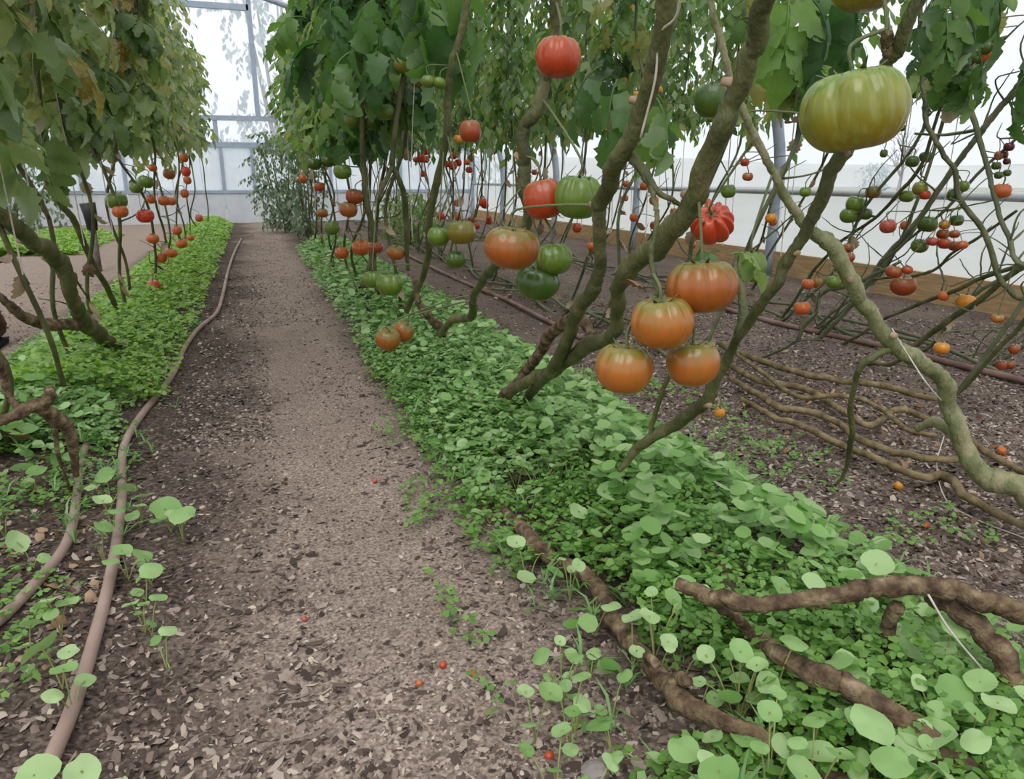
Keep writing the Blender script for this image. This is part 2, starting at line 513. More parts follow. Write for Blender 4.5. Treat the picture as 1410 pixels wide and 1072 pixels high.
def smooth(pts, rad, seg):
    """Catmull-Rom through the points."""
    P = np.vstack([2 * pts[0] - pts[1], pts, 2 * pts[-1] - pts[-2]])
    Rr = np.concatenate([[rad[0]], rad, [rad[-1]]])
    out, ro = [], []
    for i in range(1, len(P) - 2):
        for s in range(seg):
            t = s / seg
            a, b, c, d = P[i - 1], P[i], P[i + 1], P[i + 2]
            out.append(0.5 * (2 * b + (c - a) * t + (2 * a - 5 * b + 4 * c - d) * t * t + (3 * b - a - 3 * c + d) * t ** 3))
            ro.append(Rr[i] + (Rr[i + 1] - Rr[i]) * t)
    out.append(P[-2])
    ro.append(Rr[-2])
    return np.array(out), np.array(ro)


def tag(o, label=None, cat=None, group=None, kind=None):
    if label:
        o['label'] = label
    if cat:
        o['category'] = cat
    if group:
        o['group'] = group
    if kind:
        o['kind'] = kind
    return o


def empty(name, loc):
    o = bpy.data.objects.new(name, None)
    o.location = Vector([float(x) for x in loc])
    o.empty_display_size = 0.05
    COL.objects.link(o)
    return o


def place(name, me, parent, world_loc, rot=(0, 0, 0), scale=1.0):
    o = bpy.data.objects.new(name, me)
    o.location = Vector([float(x) for x in world_loc]) - (parent.location if parent else Vector())
    o.rotation_euler = rot
    o.scale = (scale,) * 3 if np.isscalar(scale) else scale
    COL.objects.link(o)
    if parent:
        o.parent = parent
    return o


ORD = ['first', 'second', 'third', 'fourth', 'fifth', 'sixth', 'seventh', 'eighth', 'ninth', 'tenth', 'eleventh', 'twelfth']


def ordinal(i):
    return ORD[i] if i < 12 else f"{i + 1}{'th' if 10 < (i + 1) % 100 < 14 else {1: 'st', 2: 'nd', 3: 'rd'}.get((i + 1) % 10, 'th')}"


def hgt(x, y):
    """Height of the soil: low ridges under the beds, small lumps."""
    h = 0.035 * math.exp(-((x - 0.75) / 0.28) ** 2) + 0.03 * math.exp(-((x + 0.62) / 0.25) ** 2) + 0.02 * math.exp(-((x - 1.7) / 0.2) ** 2)
    h += 0.012 * mnoise.noise((x * 2.5, y * 2.5, 0.3)) + 0.008 * mnoise.noise((x * 9, y * 9, 1.7))
    return h


# ------------------------------------------------------------------ the setting
def build_floor():
    xs = np.concatenate([np.linspace(-7, -1.5, 50), np.linspace(-1.5, 2.2, 240)[1:], np.linspace(2.2, 4.02, 60)[1:]])
    ys = np.concatenate([np.linspace(-1.2, 0.3, 20), np.linspace(0.3, 3.0, 190)[1:], np.linspace(3.0, 14.2, 170)[1:]])
    X, Y = np.meshgrid(xs, ys)
    Z = np.empty_like(X)
    for i in range(X.shape[0]):
        for j in range(X.shape[1]):
            x, y = X[i, j], Y[i, j]
            Z[i, j] = hgt(x, y) + 0.005 * mnoise.noise((x * 40, y * 40, 4.1))
    ny, nx = X.shape
    idx = np.arange(nx * ny).reshape(ny, nx)
    F = np.stack([idx[:-1, :-1], idx[:-1, 1:], idx[1:, 1:], idx[1:, :-1]], -1).reshape(-1, 4)
    o = bpy.data.objects.new('floor', mesh_big('floor', np.stack([X, Y, Z], -1).reshape(-1, 3), F, M['soil'], True))
    COL.objects.link(o)
    tag(o, 'bare brown soil floor with a pale trodden aisle between weedy beds', kind='structure')


build_floor()

YE = 14.0     # end wall
XR, XL = 3.95, -6.45
ARCH = [(XR, -0.05), (3.95, 1.0), (3.55, 1.9), (2.55, 2.8), (1.3, 3.32), (0.2, 3.66), (-0.75, 3.98), (-1.25, 4.06),
        (-1.75, 3.98), (-2.7, 3.66), (-3.8, 3.32), (-5.05, 2.8), (-6.05, 1.9), (XL, 1.0), (XL, -0.05)]
arch_p, _ = smooth(np.array([(x, 0, z) for x, z in ARCH]), np.ones(len(ARCH)), 6)

HOOPS = [-1.1, 0.4, 2.75, 5.1, 7.45, 9.8, 12.15, 13.95]
ceiling = empty('ceiling', (-1.25, 6, 4.0))
tag(ceiling, 'arched polythene roof of the growing tunnel on grey steel hoops', kind='structure')
for y in HOOPS:
    MB().tube(arch_p + np.array([0, y, 0]), 0.045, 10).build('hoop', M['steel'], ceiling)
m = MB()
sel = [i for i, p in enumerate(arch_p) if p[2] > 0.66]
sel = range(min(sel), max(sel) + 1)
pp = arch_p[list(sel)] * np.array([1.012, 1, 1.012])
for k in range(len(HOOPS) - 1):
    y0, y1 = HOOPS[k], HOOPS[k + 1]
    V = np.concatenate([pp + np.array([0, y0, 0]), pp + np.array([0, y1, 0])])
    n = len(pp)
    MB().add(V, [(i, i + 1, n + i + 1, n + i) for i in range(n - 1)]).build('film_sheet', M['film_side' if k < 0 else 'film_roof'], ceiling)
MB().tube([(-1.25, -1.1, 4.03), (-1.25, 13.95, 4.03)], 0.03, 8).build('ridge_tube', M['steel'], ceiling)


def side_wall(name, X, sgn, label):
    r = empty(name, (X, 6, 0))
    tag(r, label, kind='structure')
    for k in range(5):
        y0, y1 = -1.1 + k * 3.01, -1.1 + (k + 1) * 3.01
        MB().box((X + 0.03 * sgn, (y0 + y1) / 2, 0.075), (0.045, y1 - y0 - 0.012, 0.21)).build('plank', M['plank'], r, False)
    # white plastic skirt, slightly rippled
    ys = np.linspace(-1.1, 13.95, 150)
    zs = np.linspace(0.17, 0.62, 6)
    V = [(X + sgn * (0.03 + 0.006 * math.sin(y * 5 + z * 7) + 0.004 * math.sin(y * 17)), y, z) for z in zs for y in ys]
    F = [(a * 150 + b, a * 150 + b + 1, (a + 1) * 150 + b + 1, (a + 1) * 150 + b) for a in range(5) for b in range(149)]
    MB().add(V, F).build('skirt', M['skirt'], r)
    MB().tube([(X + 0.02 * sgn, -1.1, 0.645), (X + 0.02 * sgn, 13.95, 0.645)], 0.022, 8).build('rail', M['rail'], r)
    return r


side_wall('wall_right', XR, 1, 'white plastic side skirt on a pine plank under a grey rail')
side_wall('wall_left', XL, -1, 'far white plastic side skirt beyond the left beds')

# end wall: grey lower panel, sill, mullions, beam, film above
we = empty('wall_back', (-1.25, YE, 0))
tag(we, 'end wall of the tunnel with pale frame, clear panes and grey lower panel', kind='structure')


def zpx(v, u=300, Y=YE):
    r = ray(u, v)
    return float((ORG + r * Y / r[1])[2])


def xpx(u, v, Y=YE):
    r = ray(u, v)
    return float((ORG + r * Y / r[1])[0])


Z_SILL, Z_TRAN, Z_BEAM = zpx(264), zpx(199), zpx(162)
xs_panel = [XL + 0.02, -5.2, -3.9, -2.6, -1.95, xpx(306, 230), xpx(350, 230) - 0.02, 1.35, 2.6, XR - 0.02]
for a, b in zip(xs_panel[:-1], xs_panel[1:]):
    MB().box(((a + b) / 2, YE, Z_SILL / 2), (b - a - 0.02, 0.05, Z_SILL)).build('panel', M['panel'], we, False)
    MB().box(((a + b) / 2, YE, (Z_SILL + Z_TRAN) / 2), (b - a - 0.06, 0.012, Z_TRAN - Z_SILL - 0.05)).build('pane', M['pane'], we, False)
    MB().box((a, YE, (Z_SILL + Z_TRAN) / 2), (0.055, 0.07, Z_TRAN - Z_SILL)).build('mullion', M['frame'], we, False)
for zz, t in ((Z_SILL, 0.05), (Z_TRAN, 0.08), (Z_BEAM, 0.075)):
    MB().box((-1.25, YE, zz), (10.3, 0.08, t)).build('beam', M['frame'], we, False)
zt = zpx(6, 270)
MB().box((xpx(255, 6), YE, zt), (1.9, 0.07, 0.09)).build('beam', M['frame'], we, False)
xpost = xpx(350, 100)
MB().box((xpost, YE, (Z_BEAM + 3.68) / 2), (0.08, 0.07, 3.62 - Z_BEAM)).build('post', M['frame'], we, False)
MB().box((-2.4, YE, (Z_BEAM + 3.7) / 2), (0.08, 0.07, 3.6 - Z_BEAM)).build('post', M['frame'], we, False)
MB().box((xpx(297, 180), YE, (Z_BEAM + Z_TRAN) / 2), (0.07, 0.06, Z_BEAM - Z_TRAN)).build('post', M['frame'], we, False)
top = [(p[0], YE, p[2]) for p in arch_p if p[2] >= Z_TRAN]
MB().add(top, [tuple(range(len(top)))]).build('film_sheet', M['film_end'], we, False)


# outdoors: meadow, hazy hill
def strip(name, V, F, mat, label, smooth_it=True):
    o = MB().add(V, F).build(name, mat, None, smooth_it)
    tag(o, label, kind='structure')
    return o


V, F = [], []
for i, r_ in enumerate((0, 8, 20, 60, 140)):
    for k in range(40):
        a = k * math.tau / 40
        V.append((r_ * math.cos(a), 6 + r_ * math.sin(a), -0.25 - 0.002 * r_))
for i in range(4):
    for k in range(40):
        F.append((i * 40 + k, i * 40 + (k + 1) % 40, (i + 1) * 40 + (k + 1) % 40, (i + 1) * 40 + k))
strip('field', V, F, M['meadow'], 'flat grey green meadow outside the tunnel')
V, F = [], []
for i in range(80):
    a = math.radians(-60 + i * 3.2)
    h = 3.3 + 1.6 * mnoise.noise((i * 0.13, 0.5, 0)) + 0.8 * mnoise.noise((i * 0.5, 3, 0)) + (1.5 if i < 30 else 0)
    for rr, hh in ((118, -2), (123, h * 0.7), (130, h), (150, -2)):
        V.append((rr * math.cos(a), rr * math.sin(a), hh))
for i in range(79):
    for j in range(3):
        F.append((i * 4 + j, (i + 1) * 4 + j, (i + 1) * 4 + j + 1, i * 4 + j + 1))
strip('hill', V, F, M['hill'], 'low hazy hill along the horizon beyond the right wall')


# ------------------------------------------------------------------ leaf shapes
def leaflet(L, W, g, fold=0.25, droop=0.5, lobes=True):
    """One toothed leaflet along +X, folded along its midrib and bending down."""
    s = np.array([0.0, 0.10, 0.22, 0.31, 0.42, 0.51, 0.62, 0.71, 0.82, 0.91, 1.0])
    w = np.array([0.05, 0.50, 0.88, 0.86, 0.98, 0.80, 0.80, 0.58, 0.50, 0.26, 0.0])
    if lobes:
        w = w * np.array([1, 0.95, 1.09, 0.92, 1.09, 0.92, 1.08, 0.92, 1.05, 0.95, 1])
    curl = g.uniform(-0.5, 0.35)
    bend = np.cumsum(np.full(len(s), droop / len(s)))
    x = np.concatenate([[0], np.cumsum(np.diff(s) * np.cos(bend[1:]))]) * L
    z = -np.concatenate([[0], np.cumsum(np.diff(s) * np.sin(bend[1:]))]) * L
    V = []
    for i in range(len(s)):
        ww = w[i] * W / 2
        V.append((x[i], 0, z[i]))
        V.append((x[i] + 0.03 * L * (i % 2), ww * g.uniform(0.9, 1.1), z[i] + ww * (fold + curl * s[i]) + g.normal(0, 0.018) * L))
        V.append((x[i] + 0.03 * L * (i % 2), -ww * g.uniform(0.9, 1.1), z[i] + ww * (fold + curl * s[i]) + g.normal(0, 0.018) * L))
    F = []
    for i in range(len(s) - 1):
        a, b = 3 * i, 3 * (i + 1)
        F += [(a, b, b + 1, a + 1), (b, a, a + 2, b + 2)]
    return np.array(V), F


def rotm(ax, a):
    return np.array(Matrix.Rotation(a, 3, ax))


def compound_leaf(g, pairs=3, droop=1.3, big=1.0, lw=0.6):
    """Tomato leaf of unit length: rachis bending over, pairs of leaflets and an end leaflet."""
    mb = MB()
    n = 8
    ang = np.linspace(-0.35, droop, n)
    x = np.concatenate([[0], np.cumsum(np.cos(ang[1:]))]) / (n - 1) * 0.68
    z = -np.concatenate([[0], np.cumsum(np.sin(ang[1:]))]) / (n - 1) * 0.68
    P = np.stack([x, np.zeros(n), z], 1)
    mb.tube(P, np.linspace(0.014, 0.006, n), 4, False)
    ts = np.linspace(0.38, 0.88, pairs)
    for t in ts:
        i = t * (n - 1)
        k = int(i)
        p = P[k] + (P[min(k + 1, n - 1)] - P[k]) * (i - k)
        for sd in (1, -1):
            Lf = (0.30 + 0.10 * math.sin(t * 3)) * g.uniform(0.85, 1.15) * big
            V, F = leaflet(Lf, Lf * lw, g, g.uniform(-0.15, 0.45), g.uniform(0.3, 1.5))
            R = rotm('Z', sd * g.uniform(0.9, 1.35)) @ rotm('Y', g.uniform(0.25, 0.95)) @ rotm('X', g.uniform(-0.4, 0.4))
            R = rotm('Y', ang[k] * 0.5) @ R
            mb.add(V @ R.T + p, F)
    V, F = leaflet(0.40 * big, 0.40 * lw * 1.1 * big, g, 0.25, 0.7)
    mb.add(V @ rotm('Y', droop * 0.85).T + P[-1], F)
    return mb


gl = np.random.default_rng(3)
LEAF_MB = [compound_leaf(gl, 3, gl.uniform(0.9, 1.5), 1.0, gl.uniform(0.52, 0.68)) for _ in range(7)]
LEAF_ARR = [(np.concatenate(b.v), b.f) for b in LEAF_MB]
LEAF = {k: [b.mesh('leaf', M[k]) for b in LEAF_MB] for k in ('leaf_dark', 'leaf_left', 'leaf_cherry_single')}


def low_leaf(g):
    mb = MB()
    for k in range(6):
        t = 0.25 + 0.13 * k
        L = g.uniform(0.24, 0.36)
        w = L * 0.3
        V = np.array([(0, 0, 0), (L * 0.45, w, -0.04), (L, 0, -0.15 * L - 0.06), (L * 0.45, -w, -0.04)])
        R = rotm('Z', (1 if k % 2 else -1) * g.uniform(0.3, 1.3)) @ rotm('Y', g.uniform(0.3, 1.2)) @ rotm('X', g.uniform(-0.6, 0.6))
        mb.add(V @ R.T + np.array([t, 0, -0.55 * t * t]), [(0, 1, 2), (0, 2, 3)])
    return np.concatenate(mb.v), np.array(mb.f)


LOW = [low_leaf(gl) for _ in range(6)]


def baked_foliage(pts, sizes, azs, pitches, g):
    """Many small leaves in one mesh, where the photograph does not let one count them."""
    Vs, Fs, n = [], [], 0
    for p, s, a, b in zip(pts, sizes, azs, pitches):
        V, F = LOW[int(g.integers(len(LOW)))]
        R = rotm('Z', a) @ rotm('Y', b)
        Vs.append((V * s) @ R.T + p)
        Fs.append(F + n)
        n += len(V)
    return np.concatenate(Vs), np.concatenate(Fs)


# ------------------------------------------------------------------ vines
STEMS = []     # (points) of every stem a fruit stalk may reach


def reg(P):
    STEMS.append(np.asarray(P))


def trace(pl):
    return np.array([at_depth(u, v, d) for u, v, d in pl])


def fat_(R):
    return R.max() > 0.006


def kink(S, RR, seed):
    """Slow irregular bends, as a vine makes at its nodes."""
    g = np.random.default_rng(seed + 50)
    k = max(3, len(S) // 4)
    o = g.normal(0, 1, (k, 3))
    t = np.linspace(0, k - 1, len(S))
    d = np.stack([np.interp(t, np.arange(k), o[:, c]) for c in range(3)], 1)
    w = np.minimum(1, np.minimum(np.arange(len(S)), np.arange(len(S))[::-1]) / 4)[:, None]
    return S + d * RR[:, None] * 0.22 * w


def make_vine(label, parts, base=None, group=None, twine=None):
    """parts: list of (name, points, radii, material key, sides). The first is the main stem."""
    b = np.array(parts[0][1][0] if base is None else base, float)
    root = tag(empty('tomato_vine', b), label, 'vine', group)
    for i, (nm, P, R, mk, sides) in enumerate(parts):
        P = np.asarray(P, float)
        R = np.asarray(R if np.ndim(R) else [R] * len(P), float)
        seg = 10 if sides >= 8 else 5
        S, RR = smooth(P, R, seg)
        if fat_(R):
            S = kink(S, RR, len(STEMS))
        reg(S)
        mb = MB()
        fat = R.max() > 0.006
        mb.tube(S, RR, sides, True, bump=0.045 if fat else 0.02, node=0.20 if fat else 0.4, every=0.10 if fat else 0.07, seed=len(STEMS), wob=RR.mean() * (0.05 if fat else 0.3))
        mb.build(nm, M[mk], root)
    return root


def scar(root, p, r):
    """Cut leaf base on a stem."""
    g = np.random.default_rng(int(abs(p[0] * 9999)) % 99991)
    d = np.array([g.normal(), g.normal(), 0.3])
    d /= np.linalg.norm(d)
    p = np.asarray(p)
    MB().tube([p, p + d * r * 1.1, p + d * r * 1.75], [r * 0.6, r * 0.5, r * 0.42], 7).build('leaf_scar', M['node'], root)


def add_leaves(root, pts, n, key, smin, smax, g, zmin=None, spread=None, pitch=(-0.25, 0.5)):
    pts = np.asarray(pts)
    if zmin is not None:
        pts = pts[pts[:, 2] > zmin]
    for _ in range(n):
        p = pts[int(g.integers(len(pts)))]
        me = LEAF[key][int(g.integers(7))]
        a = g.uniform(0, math.tau) if spread is None else g.normal(spread[0], spread[1])
        place('leaf', me, root, p, (g.normal(0, 0.25), g.uniform(*pitch), a), g.uniform(smin, smax))


W = lambda px, d: px * d / FPX / 2.0     # half width in metres of a stem px wide at depth d


def stem_from(pl, k=1.0):
    """pl: (u, v, depth, width in px)"""
    return trace([(u, v, d) for u, v, d, w in pl]), [W(w, d) * k for u, v, d, w in pl]


# --- the thick bare stems in front, right of the aisle
P1, R1 = stem_from([(700, 543, 2.0, 16), (735, 520, 1.85, 20), (775, 500, 1.65, 26), (800, 478, 1.5, 28), (838, 466, 1.36, 24), (850, 430, 1.28, 24), (858, 390, 1.2, 28), (880, 352, 1.14, 36), (918, 325, 1.08, 40), (955, 272, 1.02, 38), (985, 195, 0.95, 36), (1018, 115, 0.9, 36), (1040, 50, 0.86, 36), (1066, -40, 0.8, 34), (1090, -140, 0.76, 30)], 0.78)
P1b, R1b = stem_from([(690, 545, 2.0, 12), (728, 508, 1.9, 18), (752, 475, 1.75, 20), (770, 446, 1.65, 22), (800, 440, 1.55, 20), (815, 462, 1.5, 16)], 0.80)
V1 = make_vine('thick green vine behind the cluster of four orange tomatoes, knotted at its foot',
               [('main_stem', P1, R1, 'stem_green', 12), ('side_shoot', P1b, R1b, 'stem_wood', 9)])
for i in (6, 8, 9, 11):
    scar(V1, P1[i], R1[i])
P2, R2 = stem_from([(725, 548, 2.1, 14), (765, 500, 1.62, 22), (790, 440, 1.4, 22), (812, 408, 1.3, 24), (824, 372, 1.24, 22), (826, 330, 1.2, 22), (826, 285, 1.15, 26), (843, 240, 1.08, 32), (868, 190, 1.02, 30), (886, 140, 0.98, 32), (905, 80, 0.93, 34), (917, 0, 0.88, 34), (930, -90, 0.84, 30)], 0.80)
P2b, R2b = stem_from([(866, 212, 1.05, 16), (885, 236, 1.03, 13), (905, 262, 1.02, 9), (935, 282, 1.03, 6), (965, 300, 1.05, 4)])
P2c, R2c = stem_from([(882, 232, 1.03, 8), (898, 262, 1.02, 8), (905, 300, 1.01, 7), (897, 350, 1.01, 7), (903, 400, 1.01, 6), (908, 418, 1.02, 5)])
V2 = make_vine('thick green vine rising beside the ribbed green tomato, with hanging fruit stalks',
               [('main_stem', P2, R2, 'stem_green', 12), ('side_shoot', P2b, R2b, 'stem_green', 8), ('fruit_stalk', P2c, R2c, 'stem_green', 8)])
for i in (6, 8, 9):
    scar(V2, P2[i], R2[i])
P3, R3 = stem_from([(852, 648, 1.42, 12), (872, 622, 1.40, 20), (895, 606, 1.36, 24), (935, 582, 1.32, 28), (968, 556, 1.27, 30), (990, 515, 1.22, 24), (1012, 472, 1.17, 20), (1040, 432, 1.10, 22), (1066, 395, 1.05, 24), (1090, 350, 1.02, 26), (1122, 290, 0.98, 30), (1160, 215, 0.94, 34), (1195, 150, 0.94, 30), (1222, 95, 0.9, 28), (1245, 45, 0.86, 30), (1275, -15, 0.83, 30), (1310, -100, 0.78, 26)], 0.62)
P3b, R3b = stem_from([(1018, 462, 1.17, 16), (1024, 430, 1.17, 13), (1020, 400, 1.18, 11), (1012, 372, 1.18, 8), (1016, 345, 1.18, 6)])
P3c, R3c = stem_from([(893, 604, 1.36, 7), (905, 560, 1.32, 7), (918, 522, 1.28, 7), (935, 492, 1.22, 6)])
P3d, R3d = stem_from([(1230, 78, 0.89, 20), (1222, 60, 0.88, 18), (1221, 42, 0.87, 15)])
V3 = make_vine('long bare vine slanting up behind the big yellow-green tomato',
               [('main_stem', P3, R3, 'stem_green', 12), ('side_shoot', P3b, R3b, 'stem_green', 8), ('side_shoot', P3c, R3c, 'stem_green', 7), ('side_shoot', P3d, R3d, 'stem_wood', 8)])
for i in (4, 7, 9, 11):
    scar(V3, P3[i], R3[i])
P4, R4 = stem_from([(1440, 700, 1.52, 40), (1395, 672, 1.52, 40), (1345, 648, 1.55, 36), (1322, 605, 1.55, 30), (1308, 560, 1.55, 28), (1292, 515, 1.52, 26), (1252, 490, 1.5, 28), (1222, 462, 1.48, 26), (1192, 425, 1.45, 24), (1170, 385, 1.42, 26), (1148, 342, 1.4, 28), (1112, 312, 1.38, 18), (1088, 282, 1.36, 16), (1062, 232, 1.34, 14), (1030, 170, 1.3, 14), (1008, 110, 1.28, 12), (985, 30, 1.24, 12), (970, -60, 1.2, 11)], 0.80)
P4b, R4b = stem_from([(1232, 478, 1.49, 12), (1205, 490, 1.48, 10), (1182, 510, 1.5, 9), (1173, 545, 1.55, 8), (1172, 600, 1.62, 8), (1165, 645, 1.68, 6), (1150, 668, 1.72, 4)])
P4c, R4c = stem_from([(1340, 640, 1.56, 16), (1315, 600, 1.58, 18), (1285, 583, 1.62, 14), (1262, 590, 1.66, 8)])
V4 = make_vine('pale green vine sweeping down to the bare soil on the right',
               [('main_stem', P4, R4, 'stem_pale', 12), ('side_shoot', P4b, R4b, 'stem_green', 8), ('side_shoot', P4c, R4c, 'stem_pale', 8)])
for i in (5, 7, 9, 10):
    scar(V4, P4[i], R4[i])
P5, R5 = stem_from([(606, 462, 2.75, 8), (622, 440, 2.65, 10), (648, 436, 2.5, 12), (652, 412, 2.3, 10), (668, 380, 1.95, 13), (700, 350, 1.6, 16), (726, 300, 1.5, 16), (724, 262, 1.46, 18), (720, 222, 1.44, 18), (725, 178, 1.42, 18), (742, 146, 1.4, 18), (752, 108, 1.4, 17), (762, 55, 1.38, 16), (764, 0, 1.34, 15), (768, -90, 1.3, 14)])
V5 = make_vine('bent green vine passing behind the lone red tomato at the top',
               [('main_stem', P5, R5, 'stem_green', 10)])
scar(V5, P5[8], R5[8])
scar(V5, P5[11], R5[11])
P6, R6 = stem_from([(560, 428, 2.9, 9), (575, 395, 2.75, 10), (590, 352, 2.6, 11), (590, 310, 2.5, 12), (600, 250, 2.4, 13), (616, 190, 2.3, 12), (618, 105, 2.2, 12), (632, 55, 2.15, 13), (643, 0, 2.1, 13), (650, -80, 2.05, 12)], 0.85)
P6b, R6b = stem_from([(612, 460, 2.9, 16), (596, 440, 2.85, 15), (577, 415, 2.78, 12), (570, 384, 2.76, 9)], 0.80)
V6 = make_vine('slim curving vine with a dark woody foot beside the pair of fallen-low orange tomatoes',
               [('main_stem', P6, R6, 'stem_green', 9), ('side_shoot', P6b, R6b, 'stem_wood', 8)])
P7, R7 = stem_from([(562, 372, 3.2, 6), (560, 318, 3.1, 9), (556, 262, 3.0, 9), (541, 228, 2.95, 9), (545, 180, 2.9, 9), (556, 105, 2.85, 9), (560, 40, 2.8, 9), (566, -40, 2.75, 9)], 0.85)
P7b, R7b = stem_from([(541, 228, 2.95, 7), (528, 255, 2.95, 7), (520, 275, 2.97, 6)])
V7 = make_vine('forked vine carrying yellow-green fruit just left of the slim curving vine', [('main_stem', P7, R7, 'stem_green', 8), ('side_shoot', P7b, R7b, 'stem_green', 7)])
P8, R8 = stem_from([(500, 395, 3.5, 8), (515, 340, 3.4, 8), (505, 280, 3.3, 9), (500, 220, 3.25, 8), (498, 150, 3.2, 8), (500, 60, 3.1, 8), (506, -40, 3.0, 8)])
V8 = make_vine('straight dark vine behind the dull red fruits of the middle row', [('main_stem', P8, R8, 'stem_green', 8)])

# --- left of the aisle
PL1, RL1 = stem_from([(182, 488, 3.05, 10), (150, 468, 2.8, 18), (122, 452, 2.6, 22), (104, 425, 2.45, 18), (98, 390, 2.35, 20), (76, 355, 2.25, 24), (46, 334, 2.1, 22), (0, 296, 1.95, 22), (-50, 255, 1.8, 18), (-90, 170, 1.7, 16)])
PL1b, RL1b = stem_from([(108, 448, 2.5, 16), (70, 446, 2.4, 16), (35, 438, 2.3, 15), (0, 410, 2.2, 10), (-40, 380, 2.1, 9)])
VL1 = make_vine('thick forked grey-green vine low on the left side', [('main_stem', PL1, RL1, 'stem_green', 10), ('side_shoot', PL1b, RL1b, 'stem_wood', 9)])
for i in (3, 5, 6):
    scar(VL1, PL1[i], RL1[i])
PL2, RL2 = stem_from([(165, 432, 3.5, 7), (145, 392, 3.3, 8), (128, 362, 3.1, 8), (104, 310, 2.9, 9), (85, 282, 2.8, 9), (66, 255, 2.7, 8), (60, 200, 2.6, 8), (48, 60, 2.5, 8), (45, -40, 2.45, 8)])
VL2 = make_vine('slender vine slanting above the thick forked vine on the left', [('main_stem', PL2, RL2, 'stem_green', 8)])
PL3, RL3 = stem_from([(105, 655, 1.75, 8), (98, 600, 1.7, 16), (78, 575, 1.65, 20), (50, 560, 1.6, 20), (20, 572, 1.55, 14), (-30, 585, 1.5, 16), (-90, 560, 1.4, 16)])
PL3b, RL3b = stem_from([(58, 562, 1.6, 16), (68, 545, 1.6, 15), (66, 532, 1.6, 12)])
PL3c, RL3c = stem_from([(30, 568, 1.58, 8), (10, 540, 1.58, 10), (4, 515, 1.56, 12), (-12, 480, 1.5, 14)])
PL3d, RL3d = stem_from([(76, 590, 1.65, 8), (80, 625, 1.68, 6), (92, 660, 1.72, 4), (98, 685, 1.78, 2)])
VL3 = make_vine('gnarled brown woody vine stump with dangling dead shoots at the left edge',
                [('main_stem', PL3, RL3, 'stem_wood', 10), ('side_shoot', PL3b, RL3b, 'stem_wood', 8), ('side_shoot', PL3c, RL3c, 'stem_wood', 8), ('dead_shoot', PL3d, RL3d, 'stem_wood', 6)])

# --- brown woody vines lying in the right-hand bed
def lying(label, pl, z, key='stem_wood', extra=(), sides=10):
    """pl: (u, v, px width[, z])"""
    def conv(q):
        P, R = [], []
        for t in q:
            zz = t[3] if len(t) > 3 else z
            p = at_ground(t[0], t[1], zz)
            P.append(p)
            R.append(W(t[2], depth_of(p)))
        return P, R
    P, R = conv(pl)
    parts = [('main_stem', P, R, key, sides)]
    for e in extra:
        a, b = conv(e)
        parts.append(('side_shoot', a, b, key, 8))
    return make_vine(label, parts)


LW1 = lying('bare brown vine lying across the top of the weeds at the right',
            [(932, 803, 18, .17), (965, 818, 20, .17), (1010, 826, 22, .18), (1080, 832, 22, .19), (1150, 817, 24, .2), (1215, 806, 26, .2), (1275, 806, 27, .2), (1330, 818, 28, .2), (1385, 836, 30, .19), (1460, 850, 30, .18)], .18,
            extra=[[(1280, 822, 18, .17), (1310, 836, 26, .17), (1350, 868, 30, .15), (1382, 915, 32, .12), (1405, 965, 34, .08), (1425, 1020, 30, .03)],
                   [(1235, 835, 22, .17), (1226, 862, 20, .13), (1218, 895, 17, .08), (1206, 935, 12, .03)],
                   [(985, 828, 12, .16), (1010, 848, 16, .13), (1030, 866, 13, .1)]], sides=12)
LW2 = lying('long brown woody vine half buried in weeds beside the aisle',
            [(690, 690, 12, .03), (708, 714, 18, .05), (735, 748, 22, .06), (770, 772, 20, .05), (815, 800, 22, .05), (842, 850, 24, .05), (872, 892, 24, .05), (912, 938, 28, .06), (940, 965, 32, .085), (985, 988, 25, .09), (1040, 1012, 23, .085), (1100, 1045, 23, .075), (1180, 1085, 23, .07)], .06,
            extra=[[(925, 950, 22, .08), (935, 934, 18, .1), (948, 938, 14, .115)], [(905, 925, 16, .07), (890, 905, 13, .09), (905, 915, 12, .1)]], sides=12)
LW3 = lying('second brown woody vine crossing the weeds below the bare top vine',
            [(955, 756, 10, .06), (975, 775, 16, .08), (998, 800, 18, .09), (1020, 850, 18, .09), (1062, 895, 24, .11), (1120, 925, 32, .125), (1180, 955, 34, .125), (1235, 985, 34, .12), (1285, 1025, 34, .11), (1330, 1070, 34, .09), (1380, 1120, 30, .07)], .08, sides=12,
            extra=[[(970, 762, 12, .08), (985, 768, 13, .1), (1000, 790, 12, .1)]])
LW4 = lying('short brown vine stub in the weeds beyond the knotted foot',
            [(560, 512, 6, .05), (610, 514, 9, .08), (650, 522, 10, .09), (690, 535, 12, .08), (735, 540, 13, .08), (765, 535, 9, .05)], .08, sides=8)

